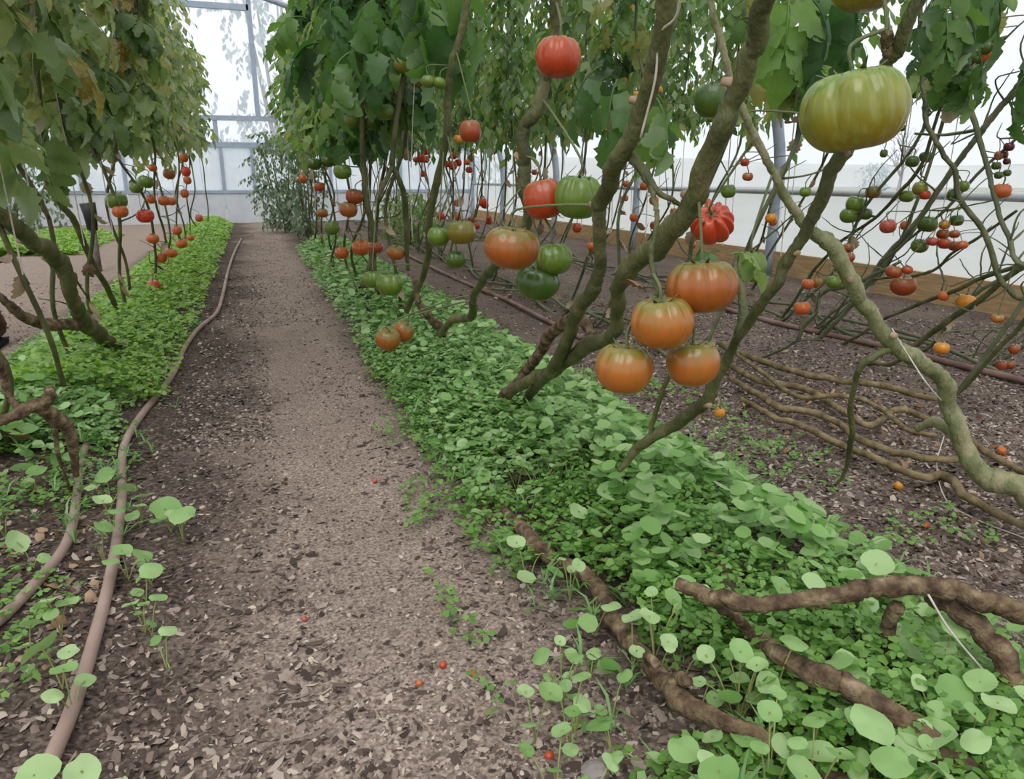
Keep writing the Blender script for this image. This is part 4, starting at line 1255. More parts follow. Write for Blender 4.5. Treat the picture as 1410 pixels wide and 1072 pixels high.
MED = [  # label, u, v, width px, depth, colour
    ('orange-brown tomato with a pale cap, right of the paired reddish ones in the middle row', 545, 347, 25, 3.0, 'orange_brown'),
    ('orange-red tomato, left one of the touching pair low in the middle row', 497, 340, 26, 3.1, 'red_orange'),
    ('dull red tomato, right one of the touching pair low in the middle row', 517, 340, 20, 3.15, 'dull_red'),
    ('small orange-red tomato left of the touching pair in the middle row', 471, 348, 19, 3.3, 'red_orange'),
    ('lower of two stacked orange-brown tomatoes in the middle row', 480, 288, 25, 3.1, 'orange_brown'),
    ('upper of two stacked dull red tomatoes in the middle row', 488, 270, 24, 3.1, 'dull_red'),
    ('flattened green tomato left below the stacked pair in the middle row', 457, 313, 21, 3.4, 'green'),
    ('round green tomato right above the small red one in the middle row', 472, 236, 24, 3.2, 'green'),
    ('dark green tomato, left of two under the dense leaves', 433, 226, 19, 3.5, 'dark_green'),
    ('dark green tomato, right of two under the dense leaves', 451, 222, 18, 3.5, 'dark_green'),
    ('small bright red tomato under the pair of dark green ones', 440, 257, 15, 3.7, 'red'),
    ('small brownish tomato low in the far middle row', 444, 293, 15, 4.2, 'orange_brown'),
    ('smallest orange tomato beneath the dark green pair', 417, 246, 11, 4.5, 'red_orange'),
    ('green tomato at left of three under the leaf curtain', 487, 166, 24, 3.0, 'green'),
    ('dark green tomato at the middle of three under the leaf curtain', 514, 168, 22, 3.0, 'dark_green'),
    ('pale green tomato at right of three under the leaf curtain', 530, 154, 26, 2.95, 'green'),
    ('wide green tomato high among the dense leaves', 503, 40, 31, 2.7, 'dark_green'),
    ('yellow-green lumpy tomato on the forked vine', 555, 89, 25, 2.8, 'yellow_green'),
    ('olive green tomato, left of three in a line beside the slim curving vine', 574, 111, 20, 2.7, 'olive'),
    ('green tomato, middle of three in a line beside the slim curving vine', 590, 112, 20, 2.7, 'green'),
    ('green tomato, right of three in a line beside the slim curving vine', 605, 114, 18, 2.7, 'green'),
    ('red tomato, biggest of the left row', 200, 297, 23, 3.3, 'bright_red'),
    ('wide green tomato above the black cup in the left row', 160, 276, 29, 2.95, 'green'),
    ('orange-green tomato under the wide green one in the left row', 166, 291, 20, 3.05, 'red_orange'),
    ('orange tomato right below the biggest red one in the left row', 210, 328, 17, 3.6, 'red_orange'),
    ('light red tomato, upper of the pair low in the left row', 236, 348, 16, 3.7, 'red_orange'),
    ('light red tomato, lower of the pair low in the left row', 223, 354, 13, 3.8, 'red_orange'),
    ('flat orange tomato just right of the low pair in the left row', 250, 335, 15, 4.1, 'red_orange'),
    ('small orange tomato above the flat orange one in the left row', 244, 317, 12, 4.4, 'red_orange'),
    ('red tomato lying lowest on the weeds of the left row', 212, 393, 17, 3.6, 'bright_red'),
    ('orange tomato, middle of three level ones in the left row', 226, 276, 17, 4.2, 'red_orange'),
    ('orange tomato, left of three level ones in the left row', 208, 274, 12, 4.2, 'red_orange'),
    ('orange tomato, right of three level ones in the left row', 236, 277, 12, 4.4, 'red_orange'),
    ('small red tomato highest in the left row, below the leaves', 207, 203, 11, 4.5, 'red'),
    ('small orange-red tomato under the highest one in the left row', 210, 231, 11, 4.5, 'red_orange'),
    ('orange-brown tomato beside a green one in the left row', 233, 239, 16, 4.4, 'orange_brown'),
    ('pale green flat tomato at left of the left row fruit', 188, 258, 18, 3.9, 'green'),
    ('second pale green flat tomato right of the first in the left row', 201, 250, 20, 4.0, 'green'),
    ('uppermost orange tomato at the far end of the left row', 253, 217, 11, 6.0, 'red_orange'),
    ('red tomato below the uppermost one at the far end of the left row', 256, 236, 12, 6.0, 'bright_red'),
    ('third orange-red tomato down at the far end of the left row', 258, 248, 10, 6.0, 'red_orange'),
    ('fourth orange tomato down at the far end of the left row', 254, 266, 11, 6.0, 'red_orange'),
    ('pinkish tomato on the farthest stem of the left row', 274, 300, 10, 6.4, 'pink'),
    ('small orange tomato low on the far stems of the left row', 263, 327, 9, 6.0, 'red_orange'),
    # right wall
    ('green tomato, upper right of the green group before the right wall', 1178, 281, 25, 2.9, 'green'),
    ('green tomato, lower left of the green group before the right wall', 1170, 296, 24, 2.85, 'green'),
    ('green tomato, low right of the green group before the right wall', 1191, 294, 18, 2.95, 'dark_green'),
    ('tan orange tomato, above the green group before the right wall', 1203, 264, 20, 2.95, 'olive'),
    ('pink-red tomato hanging alone before the white skirt', 1223, 311, 22, 2.9, 'pink'),
    ('orange tomato right of the pink-red one', 1247, 310, 14, 2.9, 'red_orange'),
    ('dark green tomato, largest of the mixed cluster before the skirt', 1277, 308, 26, 2.8, 'dark_green'),
    ('yellow tomato in the middle of the mixed cluster before the skirt', 1301, 309, 15, 2.8, 'yellow'),
    ('dark green tomato right of the yellow one in the mixed cluster', 1318, 303, 17, 2.85, 'dark_green'),
    ('dark red tomato, upper left of the red bunch before the skirt', 1298, 322, 16, 2.75, 'dull_red'),
    ('dark red tomato, upper right of the red bunch before the skirt', 1314, 322, 14, 2.75, 'dull_red'),
    ('red tomato, lower left of the red bunch before the skirt', 1301, 335, 17, 2.72, 'red'),
    ('red tomato, lower middle of the red bunch before the skirt', 1313, 338, 13, 2.74, 'dull_red'),
    ('orange-red tomato, lower right of the red bunch before the skirt', 1325, 337, 15, 2.75, 'red_orange'),
    ('pale pink tomato left of the red bunch before the skirt', 1283, 332, 15, 2.8, 'pink'),
    ('green lobed tomato below the mixed cluster', 1266, 338, 22, 2.8, 'green'),
    ('dull red tomato, upper of the two low ones near the plank', 1231, 374, 22, 2.7, 'dull_red'),
    ('big dark red tomato, lower of the two low ones near the plank', 1243, 392, 32, 2.65, 'dull_red'),
    ('small red tomato behind the two low ones near the plank', 1249, 371, 14, 2.75, 'red'),
    ('orange-red tomato near the soil left of the pale vine', 1104, 424, 22, 2.6, 'red_orange'),
    ('orange tomato, left of the twins lying on the plank edge', 1112, 391, 16, 3.3, 'red_orange'),
    ('orange tomato, right of the twins lying on the plank edge', 1125, 389, 13, 3.3, 'orange'),
    ('brownish tomato right of the bend of the pale vine', 1168, 341, 16, 2.6, 'orange_brown'),
    ('dull red tomato under the bend of the pale vine', 1170, 354, 14, 2.6, 'dull_red'),
    ('small orange tomato above the slanting dark green vine near the plank', 1299, 407, 15, 2.7, 'red_orange'),
    ('bright yellow-orange double tomato on the slanting dark green vine', 1329, 415, 25, 2.3, 'yellow'),
    ('yellow-orange tomato hanging under the slanting dark green vine', 1297, 479, 21, 2.0, 'yellow'),
    ('pale peach tomato by the plank at the right', 1373, 438, 16, 2.6, 'orange'),
    ('orange-red tomato at the rail near the right picture edge', 1380, 262, 23, 2.5, 'red_orange'),
    ('green tomato, left of two at the rail', 1249, 270, 19, 2.6, 'green'),
    ('green-yellow tomato, right of two at the rail', 1267, 259, 20, 2.6, 'yellow_green'),
    ('red tomato peeping out under the two green ones at the rail', 1274, 268, 14, 2.65, 'red'),
    ('green tomato, left of the upper pair above the rail', 1256, 222, 18, 2.6, 'dark_green'),
    ('green tomato, right of the upper pair above the rail', 1276, 216, 18, 2.6, 'dark_green'),
    ('dark green tomato hanging in the knot of stems above the rail', 1313, 268, 18, 2.5, 'dark_green'),
    ('green tomato right of the knot of stems above the rail', 1327, 256, 16, 2.5, 'green'),
    ('orange tomato in the leaves left of the thick pale vine', 1061, 300, 15, 2.4, 'yellow'),
    ('green tomato left of the thick slanting vine before the wall', 1003, 263, 20, 2.4, 'green'),
    ('dull orange tomato above the green one before the wall', 1030, 243, 14, 2.5, 'orange_brown'),
    ('green tomato beside the long vine, at the height of the rail', 1109, 264, 16, 2.6, 'green'),
    ('green tomato low on the soil left of the pale vine', 1148, 388, 20, 2.6, 'green'),
]
for i, (lab, u, v, w, d, colr) in enumerate(MED):
    q, kk = settle(at_depth(u, v, d))
    tomato(lab, q, w * d * kk / FPX * 1.05, colr, 'medium' if w >= 14 else 'small', tilt=(rnd.uniform(-.2, .2), rnd.uniform(-.2, .2)), seed=100 + i)

SM = [  # small single ones: label, u, v, px, depth, colour
    ('tiny yellow tomato dangling under the foot of the long bare vine', 991, 567, 14, 1.25, 'yellow'),
    ('dark purple cherry tomato, topmost of the purple bunch', 1389, 202, 13, 2.2, 'purple'),
    ('purple-red cherry tomato, left of the purple bunch', 1381, 213, 12, 2.2, 'purple'),
    ('dark red cherry tomato, middle of the purple bunch', 1375, 214, 11, 2.2, 'dull_red'),
    ('dark green cherry tomato below the purple bunch, left one', 1372, 228, 12, 2.2, 'dark_green'),
    ('dark cherry tomato below the purple bunch, right one', 1386, 222, 9, 2.2, 'purple'),
    ('dark green cherry tomato, lowest left under the purple bunch', 1375, 241, 11, 2.2, 'dark_green'),
    ('dark green cherry tomato, lowest right under the purple bunch', 1387, 238, 10, 2.2, 'dark_green'),
    ('grey-green cherry tomato hanging against the sky below the largest tomato', 1217, 211, 10, 2.3, 'dark_green'),
    ('green cherry tomato at the lower right side of the largest tomato', 1242, 176, 10, 2.2, 'dark_green'),
    ('green cherry tomato at the lower left of the largest tomato', 1127, 196, 16, 1.7, 'dark_green'),
    ('dark red cherry tomato near the right picture edge above the hose', 1397, 480, 14, 2.4, 'dull_red'),
    ('red-brown cherry tomato, left of the twins by the right hose', 1379, 502, 13, 2.3, 'dull_red'),
    ('red-brown cherry tomato, right of the twins by the right hose', 1391, 502, 13, 2.3, 'dull_red'),
]
for i, (lab, u, v, w, d, colr) in enumerate(SM):
    q, kk = settle(at_depth(u, v, d))
    tomato(lab, q, w * d * kk / FPX * 1.05, colr, 'small', seed=300 + i)


def grounded(lab, u, v, w, colr, i, z=0.0, group=None):
    p = at_ground(u, v, 0.01)
    D = w * depth_of(p) / FPX
    p[2] = hgt(p[0], p[1]) + D * 0.42
    tomato(lab, p, D, colr, 'small', seed=400 + i, stalk=False, parts=False, tilt=(rnd.uniform(-1, 1), rnd.uniform(-1, 1)), group=group)


GR = [('bright orange cherry tomato lying on the dark soil at the right', 1237, 671, 13, 'yellow'),
      ('tiny red cherry tomato lying on the dark soil nearest the right bed', 1275, 723, 10, 'red'),
      ('orange cherry tomato lying at the end of the pale twine', 1378, 627, 12, 'red_orange'),
      ('fallen orange cherry tomato, nearest of the three on the aisle edge', 577, 939, 9, 'red_orange'),
      ('fallen red cherry tomato, middle of the three on the aisle edge', 610, 916, 10, 'red'),
      ('fallen red cherry tomato, rightmost of the three on the aisle edge', 652, 928, 10, 'bright_red'),
      ('tiny pink cherry tomato lying on the chips in the middle of the aisle', 419, 847, 8, 'pink'),
      ('tiny red cherry tomato lying on the aisle far up by the right bed', 516, 661, 7, 'pink'),
      ('red cherry tomato in the weeds at the foot of the dark stump', 1205, 920, 14, 'bright_red'),
      ('red cherry tomato on the bare soil by the path side weeds at the bottom', 756, 1036, 14, 'red'),
      ('fallen orange cherry tomato under the weeds at the aisle edge', 633, 683, 8, 'red_orange')]
for i, (lab, u, v, w, colr) in enumerate(GR):
    grounded(lab, u, v, w, colr, i)

# small fruit scattered through the back rows (nothing tells one from the next)
gb = np.random.default_rng(77)


def scatter_fruit(n, box, depth, px, cols, lab, group):
    u0, v0, u1, v1 = box
    for i in range(n):
        u, v, d = gb.uniform(u0, u1), gb.uniform(v0, v1), gb.uniform(*depth)
        p = at_depth(u, v, d)
        e, dist = nearest_stem(p)
        p = p + (e - p) * max(0, 1 - 0.05 / max(dist, 1e-3))
        c = cols[int(gb.integers(len(cols)))]
        tomato(lab, p, gb.uniform(*px) * d / FPX, c, 'small', seed=600 + i + int(u0), group=group)


scatter_fruit(34, (565, 215, 720, 345), (5.0, 8.0), (8, 12), ['red', 'bright_red', 'red_orange', 'red'], 'small red tomato on the thin far stems left of the bent vine', 'small red tomatoes of the far rows')
scatter_fruit(16, (780, 225, 1000, 345), (3.6, 6.0), (9, 14), ['red', 'red_orange', 'red_orange'], 'small orange-red tomato on the thin stems seen between the thick vines', 'small orange-red tomatoes between the thick vines')
scatter_fruit(7, (735, 180, 770, 205), (2.6, 3.2), (8, 12), ['yellow'], 'yellow cherry tomato in the cluster right of the bent vine', 'yellow cherry cluster')
scatter_fruit(14, (1240, 50, 1290, 150), (2.0, 2.3), (13, 19), ['green', 'yellow_green', 'dark_green'], 'unripe green cherry tomato in the long truss right of the largest tomato', 'long green cherry truss')
scatter_fruit(6, (1285, 120, 1330, 175), (2.0, 2.4), (11, 16), ['yellow', 'red_orange'], 'ripening orange cherry tomato right of the long green truss', 'ripening cherries by the long green truss')
scatter_fruit(18, (760, 10, 1000, 190), (3.2, 4.6), (7, 11), ['yellow', 'yellow_green', 'red_orange', 'green'], 'little yellow or green cherry tomato among the leaves of the rows behind', 'cherry tomatoes among the back leaves')
scatter_fruit(12, (1050, 60, 1120, 220), (2.6, 3.2), (9, 13), ['green', 'yellow_green', 'green', 'yellow'], 'unripe cherry tomato in the leaves left of the largest tomato', 'unripe cherries left of the largest tomato')


# ------------------------------------------------------------------ weeds
def disc_leaf(g, cup=0.12, n=14):
    """Round leaf of unit diameter, shallow cup, slight notch and wavy rim."""
    V = [(0, 0, -cup * 0.5)]
    for rr in (0.55, 1.0):
        for k in range(n):
            a = math.tau * k / n
            rad = 0.5 * rr * (1 + 0.07 * math.cos(a) + 0.05 * math.sin(2 * a + cup * 30) - (0.16 * rr if k == n // 2 else 0))
            V.append((rad * math.cos(a) * 1.04, rad * math.sin(a), cup * (rr * rr - 1) * 0.6 + 0.05 * rr * math.sin(3 * a + cup * 50) + 0.04 * rr * abs(math.sin(a))))
    F = []
    for k in range(n):
        k2 = (k + 1) % n
        F.append((0, 1 + k, 1 + k2))
        F.append((1 + k, 1 + n + k, 1 + n + k2, 1 + k2))
    return np.array(V), F


DISC = []
for c in (0.05, 0.12, 0.2, -0.1, -0.22):
    V, F = disc_leaf(gl, c)
    DISC.append(MB().add(V, F).mesh('leaf', M['lettuce']))
WEED_N = [0]


def weed(label, leaves, group=None):
    """leaves: (point, diameter, tilt x, tilt y). One plant, stalks meeting at the root."""
    c = np.mean([l[0] for l in leaves], axis=0)
    b = np.array([c[0], c[1], hgt(c[0], c[1])])
    root = tag(empty('round_leaved_weed', b), label, 'weed', group)
    mb = MB()
    for i, (p, D, tx, ty) in enumerate(leaves):
        p = np.array(p, float)
        place('leaf', DISC[(WEED_N[0] + i * 2) % 5], root, p, (tx, ty, rnd.uniform(0, 6.28)), D)
        q = b + np.array([0, 0, 0.004])
        mid = (p * 0.55 + q * 0.45) + np.array([0, 0, 0.012])
        S, _ = smooth(np.array([q, mid, p]), np.ones(3), 3)
        mb.tube(S, 0.0012, 4, False)
    mb.build('stalk', M['weedstem'], root)
    WEED_N[0] += 1
    return root


def weed_at(u, v, w, z, label, extra, group=None, r=0.05):
    p = at_ground(u, v, z)
    d = depth_of(p)
    D = w * d / FPX * 1.05
    tilt = lambda: (rnd.gauss(0, .28) + 0.18, rnd.gauss(0, .28))
    lv = [(p, D, *tilt())]
    for _ in range(extra):
        a = rnd.uniform(0, 6.28)
        q = p + np.array([math.cos(a) * r * rnd.uniform(.6, 1.2), math.sin(a) * r * rnd.uniform(.6, 1.2), rnd.uniform(-.045, -.005)])
        q[2] = max(q[2], hgt(q[0], q[1]) + 0.02)
        lv.append((q, D * rnd.uniform(.5, .85), *tilt()))
    return weed(label, lv, group)


NEAR = [(841, 835, 26), (870, 848, 30), (894, 847, 28), (943, 836, 26), (920, 810, 24), (896, 814, 18), (746, 904, 28), (790, 903, 28), (802, 932, 28), (758, 953, 34), (801, 970, 26), (828, 998, 38), (774, 1004, 28),
        (941, 1030, 44), (1027, 1017, 42), (1020, 896, 34), (1017, 933, 26), (1042, 915, 28), (990, 1061, 52), (771, 882, 16), (920, 883, 24), (1093, 886, 36), (1109, 919, 44), (1155, 910, 38), (1092, 949, 38),
        (1130, 988, 46), (1127, 1034, 46), (1199, 998, 62), (1277, 1009, 70), (1259, 886, 64), (1242, 848, 36), (1280, 914, 36), (1311, 951, 46), (1324, 972, 36), (1382, 1039, 58), (1110, 1068, 52), (1293, 1061, 60),
        (1204, 878, 32), (1374, 967, 42), (1302, 893, 32), (1157, 1036, 38), (1350, 938, 42), (1120, 802, 32), (1076, 808, 32), (1314, 863, 40), (754, 755, 28), (781, 742, 30), (711, 746, 26), (797, 777, 20), (902, 729, 30),
        (891, 687, 34), (907, 702, 24), (891, 784, 28), (953, 759, 24), (755, 611, 26), (758, 632, 26), (741, 675, 20), (832, 648, 26), (797, 703, 26), (883, 650, 28), (933, 648, 30), (896, 667, 32), (990, 627, 18),
        (813, 619, 24), (719, 596, 18), (862, 586, 30), (1032, 747, 30), (1207, 775, 40), (1097, 708, 22), (1084, 765, 30), (660, 705, 20), (1380, 890, 36), (1230, 1050, 50), (1060, 980, 32), (985, 960, 24), (1400, 985, 40),
        (860, 930, 22), (840, 1050, 26), (1345, 1020, 40), (1180, 935, 30)]
NEAR.sort(key=lambda t: -t[1])
for i, (u, v, w) in enumerate(NEAR):
    z = 0.10 + 0.035 * math.sin(i * 2.3) + (0.02 if u > 1000 else -0.02 if u < 820 else 0)
    side = 'the aisle edge' if u < 830 else 'the woody vines' if u < 1090 else 'the right corner'
    k_ = COUNT.get('w' + side, 0)
    COUNT['w' + side] = k_ + 1
    weed_at(u, v, w, max(z, 0.05), f'pale round-leaved weed in the right bed by {side}, {ordinal(k_)} counting from the front', rnd.choice((1, 2, 2, 3)), 'round-leaved weeds in the front of the right bed')
LEFTW = [(65, 826, 34), (56, 891, 50), (43, 859, 34), (87, 920, 32), (47, 1066, 58), (112, 1061, 46), (230, 869, 24), (217, 823, 22), (180, 831, 22), (227, 700, 38), (253, 709, 34), (196, 683, 28),
         (146, 653, 28), (141, 688, 24), (142, 724, 28), (167, 757, 26), (198, 764, 26), (206, 786, 30), (23, 746, 32), (27, 644, 28), (51, 647, 26), (12, 703, 26), (60, 560, 24), (120, 545, 24), (30, 510, 22), (140, 510, 20)]
LEFTW.sort(key=lambda t: -t[1])
for i, (u, v, w) in enumerate(LEFTW):
    weed_at(u, v, w, 0.085 if u < 160 else 0.07, f'pale round-leaved weed near the left hoses, {ordinal(i)} counting from the front', rnd.choice((1, 1, 2)), 'round-leaved weeds by the left hoses', 0.035)


def in_frame(p, m=30):
    u, v, d = pix(p)
    return d > 0.2 and -m < u < 1410 + m and -m < v < 1072 + m


# further round-leaved weeds, smaller with distance
def weeds_band(n, xr, yr, zz, lab, grp, seed):
    g = np.random.default_rng(seed)
    k = 0
    while k < n:
        y = yr[0] + (yr[1] - yr[0]) * g.random() ** 1.3
        x = g.normal((xr[0] + xr[1]) / 2, (xr[1] - xr[0]) / 4)
        if not (xr[0] < x < xr[1]):
            continue
        edge = min(x - xr[0], xr[1] - x) / (xr[1] - xr[0]) * 2
        z = hgt(x, y) + zz * (0.45 + 0.55 * edge) * g.uniform(.75, 1.1)
        lv = []
        for _ in range(int(g.integers(3, 5))):
            a = g.uniform(0, 6.28)
            lv.append(((x + .04 * math.cos(a), y + .04 * math.sin(a), z + g.uniform(-.02, .02)), g.uniform(.022, .036), g.normal(.15, .3), g.normal(0, .3)))
        if in_frame(lv[0][0]):
            weed(lab, lv, grp)
            k += 1


weeds_band(110, (0.40, 1.05), (1.45, 4.2), .12, 'small pale round-leaved weed crowded in the right bed beyond the woody vines', 'crowded round-leaved weeds of the right bed', 5)
weeds_band(55, (-0.95, -0.38), (2.3, 4.6), .10, 'small pale round-leaved weed crowded in the left bed along the hose', 'crowded round-leaved weeds of the left bed', 6)


# the low green carpet: clover-like trefoils, one uncountable mass per bed
def carpet(name, n, xr, yr, zmax, size, mat, seed, power=1.0, per=3, fill=None, label=''):
    g = np.random.default_rng(seed)
    y = yr[0] + (yr[1] - yr[0]) * g.random(n) ** power
    x = xr[0] + (xr[1] - xr[0]) * g.beta(1.5, 1.5, n)
    keep = np.array([mnoise.noise((a * 3.5, b * 3.5, seed)) > -0.28 - (0.0 if fill is None else fill) for a, b in zip(x, y)])
    x, y = x[keep], y[keep]
    n = len(x)
    e = np.minimum(x - xr[0], xr[1] - x) / (xr[1] - xr[0]) * 2
    z0 = np.array([hgt(a, b) for a, b in zip(x, y)])
    z = z0 + 0.012 + zmax * (0.25 + 0.75 * np.clip(e * 1.4, 0, 1)) * g.random(n) ** 0.7
    s = g.uniform(size[0], size[1], n) * (1 + 0.10 * np.maximum(y - 2, 0))
    C = np.stack([x, y, z], 1)
    Vs, Fs = [], []
    off = 0
    az0 = g.uniform(0, 6.28, n)
    for k in range(per):
        az = az0 + k * math.tau / per + g.normal(0, .15, n)
        tl = g.normal(0.15, .35, n)
        ux = np.stack([np.cos(az) * np.cos(tl), np.sin(az) * np.cos(tl), -np.sin(tl)], 1)
        uy = np.stack([-np.sin(az), np.cos(az), g.normal(0, .3, n)], 1)
        prof = [(0.05, 0), (0.5, 0.46), (0.95, 0.30), (0.85, 0), (0.95, -0.30), (0.5, -0.46)]
        P = np.stack([C + ux * (s * a)[:, None] + uy * (s * b)[:, None] for a, b in prof], 1)
        Vs.append(P.reshape(-1, 3))
        Fs.append(np.arange(n * 6).reshape(n, 6) + off)
        off += n * 6
    o = bpy.data.objects.new(name, mesh_big(name, np.concatenate(Vs), np.concatenate(Fs), mat))
    COL.objects.link(o)
    tag(o, label, kind='stuff')
    return o


carpet('weeds', 11500, (0.36, 1.12), (0.35, 3.2), .085, (.009, .018), M['carpet'], 21, 1.25, fill=-.02, label='low clover-like weeds carpeting the near right bed')
carpet('weeds', 9000, (0.38, 1.05), (2.6, 8.5), .12, (.012, .019), M['lettuce_far'], 22, 1.4, fill=.3, label='massed pale weeds along the far right bed')
carpet('weeds', 6000, (-1.04, -0.43), (2.2, 4.4), .10, (.012, .020), M['lettuce_far'], 23, 1.3, fill=.25, label='massed pale weeds along the left bed')
carpet('weeds', 12000, (-0.98, -0.33), (2.6, 13.0), .14, (.014, .022), M['carpet_far'], 24, 1.3, fill=.5, label='bright low weeds along the far left bed')
carpet('weeds', 1500, (-1.0, -0.35), (1.1, 2.4), .04, (.010, .016), M['carpet'], 25, 1.0, fill=-.18, label='sparse low weeds around the near left hoses')
carpet('weeds', 4500, (-3.0, -1.7), (8.6, 11.5), .10, (.02, .03), M['carpet_far'], 26, 1.0, fill=.6, label='bright green weed patch across the left aisle')
carpet('weeds', 4500, (0.40, 0.98), (1.5, 3.4), .13, (.012, .02), M['lettuce_far'], 27, 1.0, fill=.3, label='pale weeds thick around the foot of the knotted vine')
carpet('weeds', 700, (1.0, 1.5), (1.0, 2.8), .03, (.010, .016), M['carpet'], 28, 1.0, fill=-.2, label='few seedlings on the soil right of the right bed')
carpet('weeds', 330, (0.24, 0.42), (0.6, 2.2), .03, (.010, .015), M['carpet'], 29, 1.0, fill=-.3, label='few seedlings along the aisle edge')


LIE = np.concatenate([q for q in STEMS if q[:, 2].max() < .21 and q[:, 0].max() < 1.4 and q[:, 1].max() < 1.6])


def pads(name, n, xr, yr, zr, size, mat, seed, label, power=1.2):
    """Massed round leaves on stalks, too many to count."""
    g = np.random.default_rng(seed)
    y = yr[0] + (yr[1] - yr[0]) * g.random(n) ** power
    x = xr[0] + (xr[1] - xr[0]) * g.beta(1.6, 1.6, n)
    k = np.array([mnoise.noise((a * 4.5, b * 4.5, seed)) > -0.2 for a, b in zip(x, y)])
    k &= np.array([np.min((LIE[:, 0] - a) ** 2 + (LIE[:, 1] - b) ** 2) > .045 ** 2 for a, b in zip(x, y)])
    x, y = x[k], y[k]
    n = len(x)
    e = np.clip(np.minimum(x - xr[0], xr[1] - x) / (xr[1] - xr[0]) * 3, 0, 1)
    z = np.array([hgt(a, b) for a, b in zip(x, y)]) + zr[0] + (zr[1] - zr[0]) * e * g.random(n) ** 0.6
    C = np.stack([x, y, z], 1)
    s = g.uniform(size[0], size[1], n) / 2
    az = g.uniform(0, 6.28, n)
    t1, t2 = g.normal(0.12, .33, n), g.normal(0, .33, n)
    ux = np.stack([np.cos(az) * np.cos(t1), np.sin(az) * np.cos(t1), np.sin(t1)], 1)
    uy = np.stack([-np.sin(az) * np.cos(t2), np.cos(az) * np.cos(t2), np.sin(t2)], 1)
    uz = np.cross(ux, uy)
    P = [C - uz * (s * .22)[:, None]]
    for q in range(8):
        a = q * math.tau / 8
        rr = s * (1 + .12 * np.cos(a - az)) * (0.82 if q == 4 else 1)
        P.append(C + ux * (rr * math.cos(a) * 1.1)[:, None] + uy * (rr * math.sin(a))[:, None])
    V = np.stack(P, 1).reshape(-1, 3)
    b = (np.arange(n) * 9)[:, None]
    F = np.concatenate([b + np.array([[0, 1 + q, 1 + (q + 1) % 8]]) for q in range(8)])
    o = bpy.data.objects.new(name, mesh_big(name, V, F, mat))
    COL.objects.link(o)
    tag(o, label, kind='stuff')


pads('weeds', 2500, (0.42, 1.08), (0.95, 4.0), (.04, .17), (.018, .042), M['lettuce_far'], 61, 'pale round weed leaves massed across the middle of the right bed')
pads('weeds', 420, (0.40, 1.15), (0.5, 1.3), (.04, .10), (.022, .038), M['lettuce_far'], 62, 'pale round weed leaves low among the woody vines')
pads('weeds', 1100, (0.42, 0.98), (3.4, 8.0), (.06, .17), (.03, .05), M['lettuce_far'], 63, 'pale round weed leaves massed along the far right bed')
pads('weeds', 900, (-1.0, -0.44), (2.0, 4.6), (.04, .14), (.024, .046), M['lettuce_far'], 64, 'pale round weed leaves massed along the left bed')


def blades(name, n, xr, yr, L, mat, seed, label, tuft=6):
    g = np.random.default_rng(seed)
    mb_v, mb_f, off = [], [], 0
    for _ in range(n // tuft):
        x, y = g.uniform(*xr), yr[0] + (yr[1] - yr[0]) * g.random() ** 1.3
        z = hgt(x, y) + g.uniform(0.0, 0.06)
        for _ in range(tuft):
            a = g.uniform(0, 6.28)
            l = g.uniform(*L)
            up = g.uniform(.3, 1.2)
            d = np.array([math.cos(a), math.sin(a), 0])
            s_ = np.array([-math.sin(a), math.cos(a), 0]) * l * 0.035
            p0 = np.array([x, y, z])
            p1 = p0 + d * l * .5 * math.cos(up) + np.array([0, 0, l * .55 * math.sin(up)])
            p2 = p1 + d * l * .5 * math.cos(up * .4) + np.array([0, 0, l * .3 * math.sin(up * .3)])
            mb_v += [p0 - s_ * .6, p0 + s_ * .6, p1 - s_, p1 + s_, p2 - s_ * .2, p2 + s_ * .2]
            mb_f += [(off, off + 1, off + 3, off + 2), (off + 2, off + 3, off + 5, off + 4)]
            off += 6
    o = bpy.data.objects.new(name, mesh_big(name, np.array(mb_v), np.array(mb_f), mat))
    COL.objects.link(o)
    tag(o, label, kind='stuff')


blades('grass', 1800, (0.38, 1.15), (0.4, 2.6), (.03, .07), M['blade'], 31, 'thin grassy blades among the right bed weeds')
blades('grass', 900, (-0.95, -0.3), (1.6, 5), (.03, .07), M['blade'], 32, 'thin grassy blades among the left bed weeds')


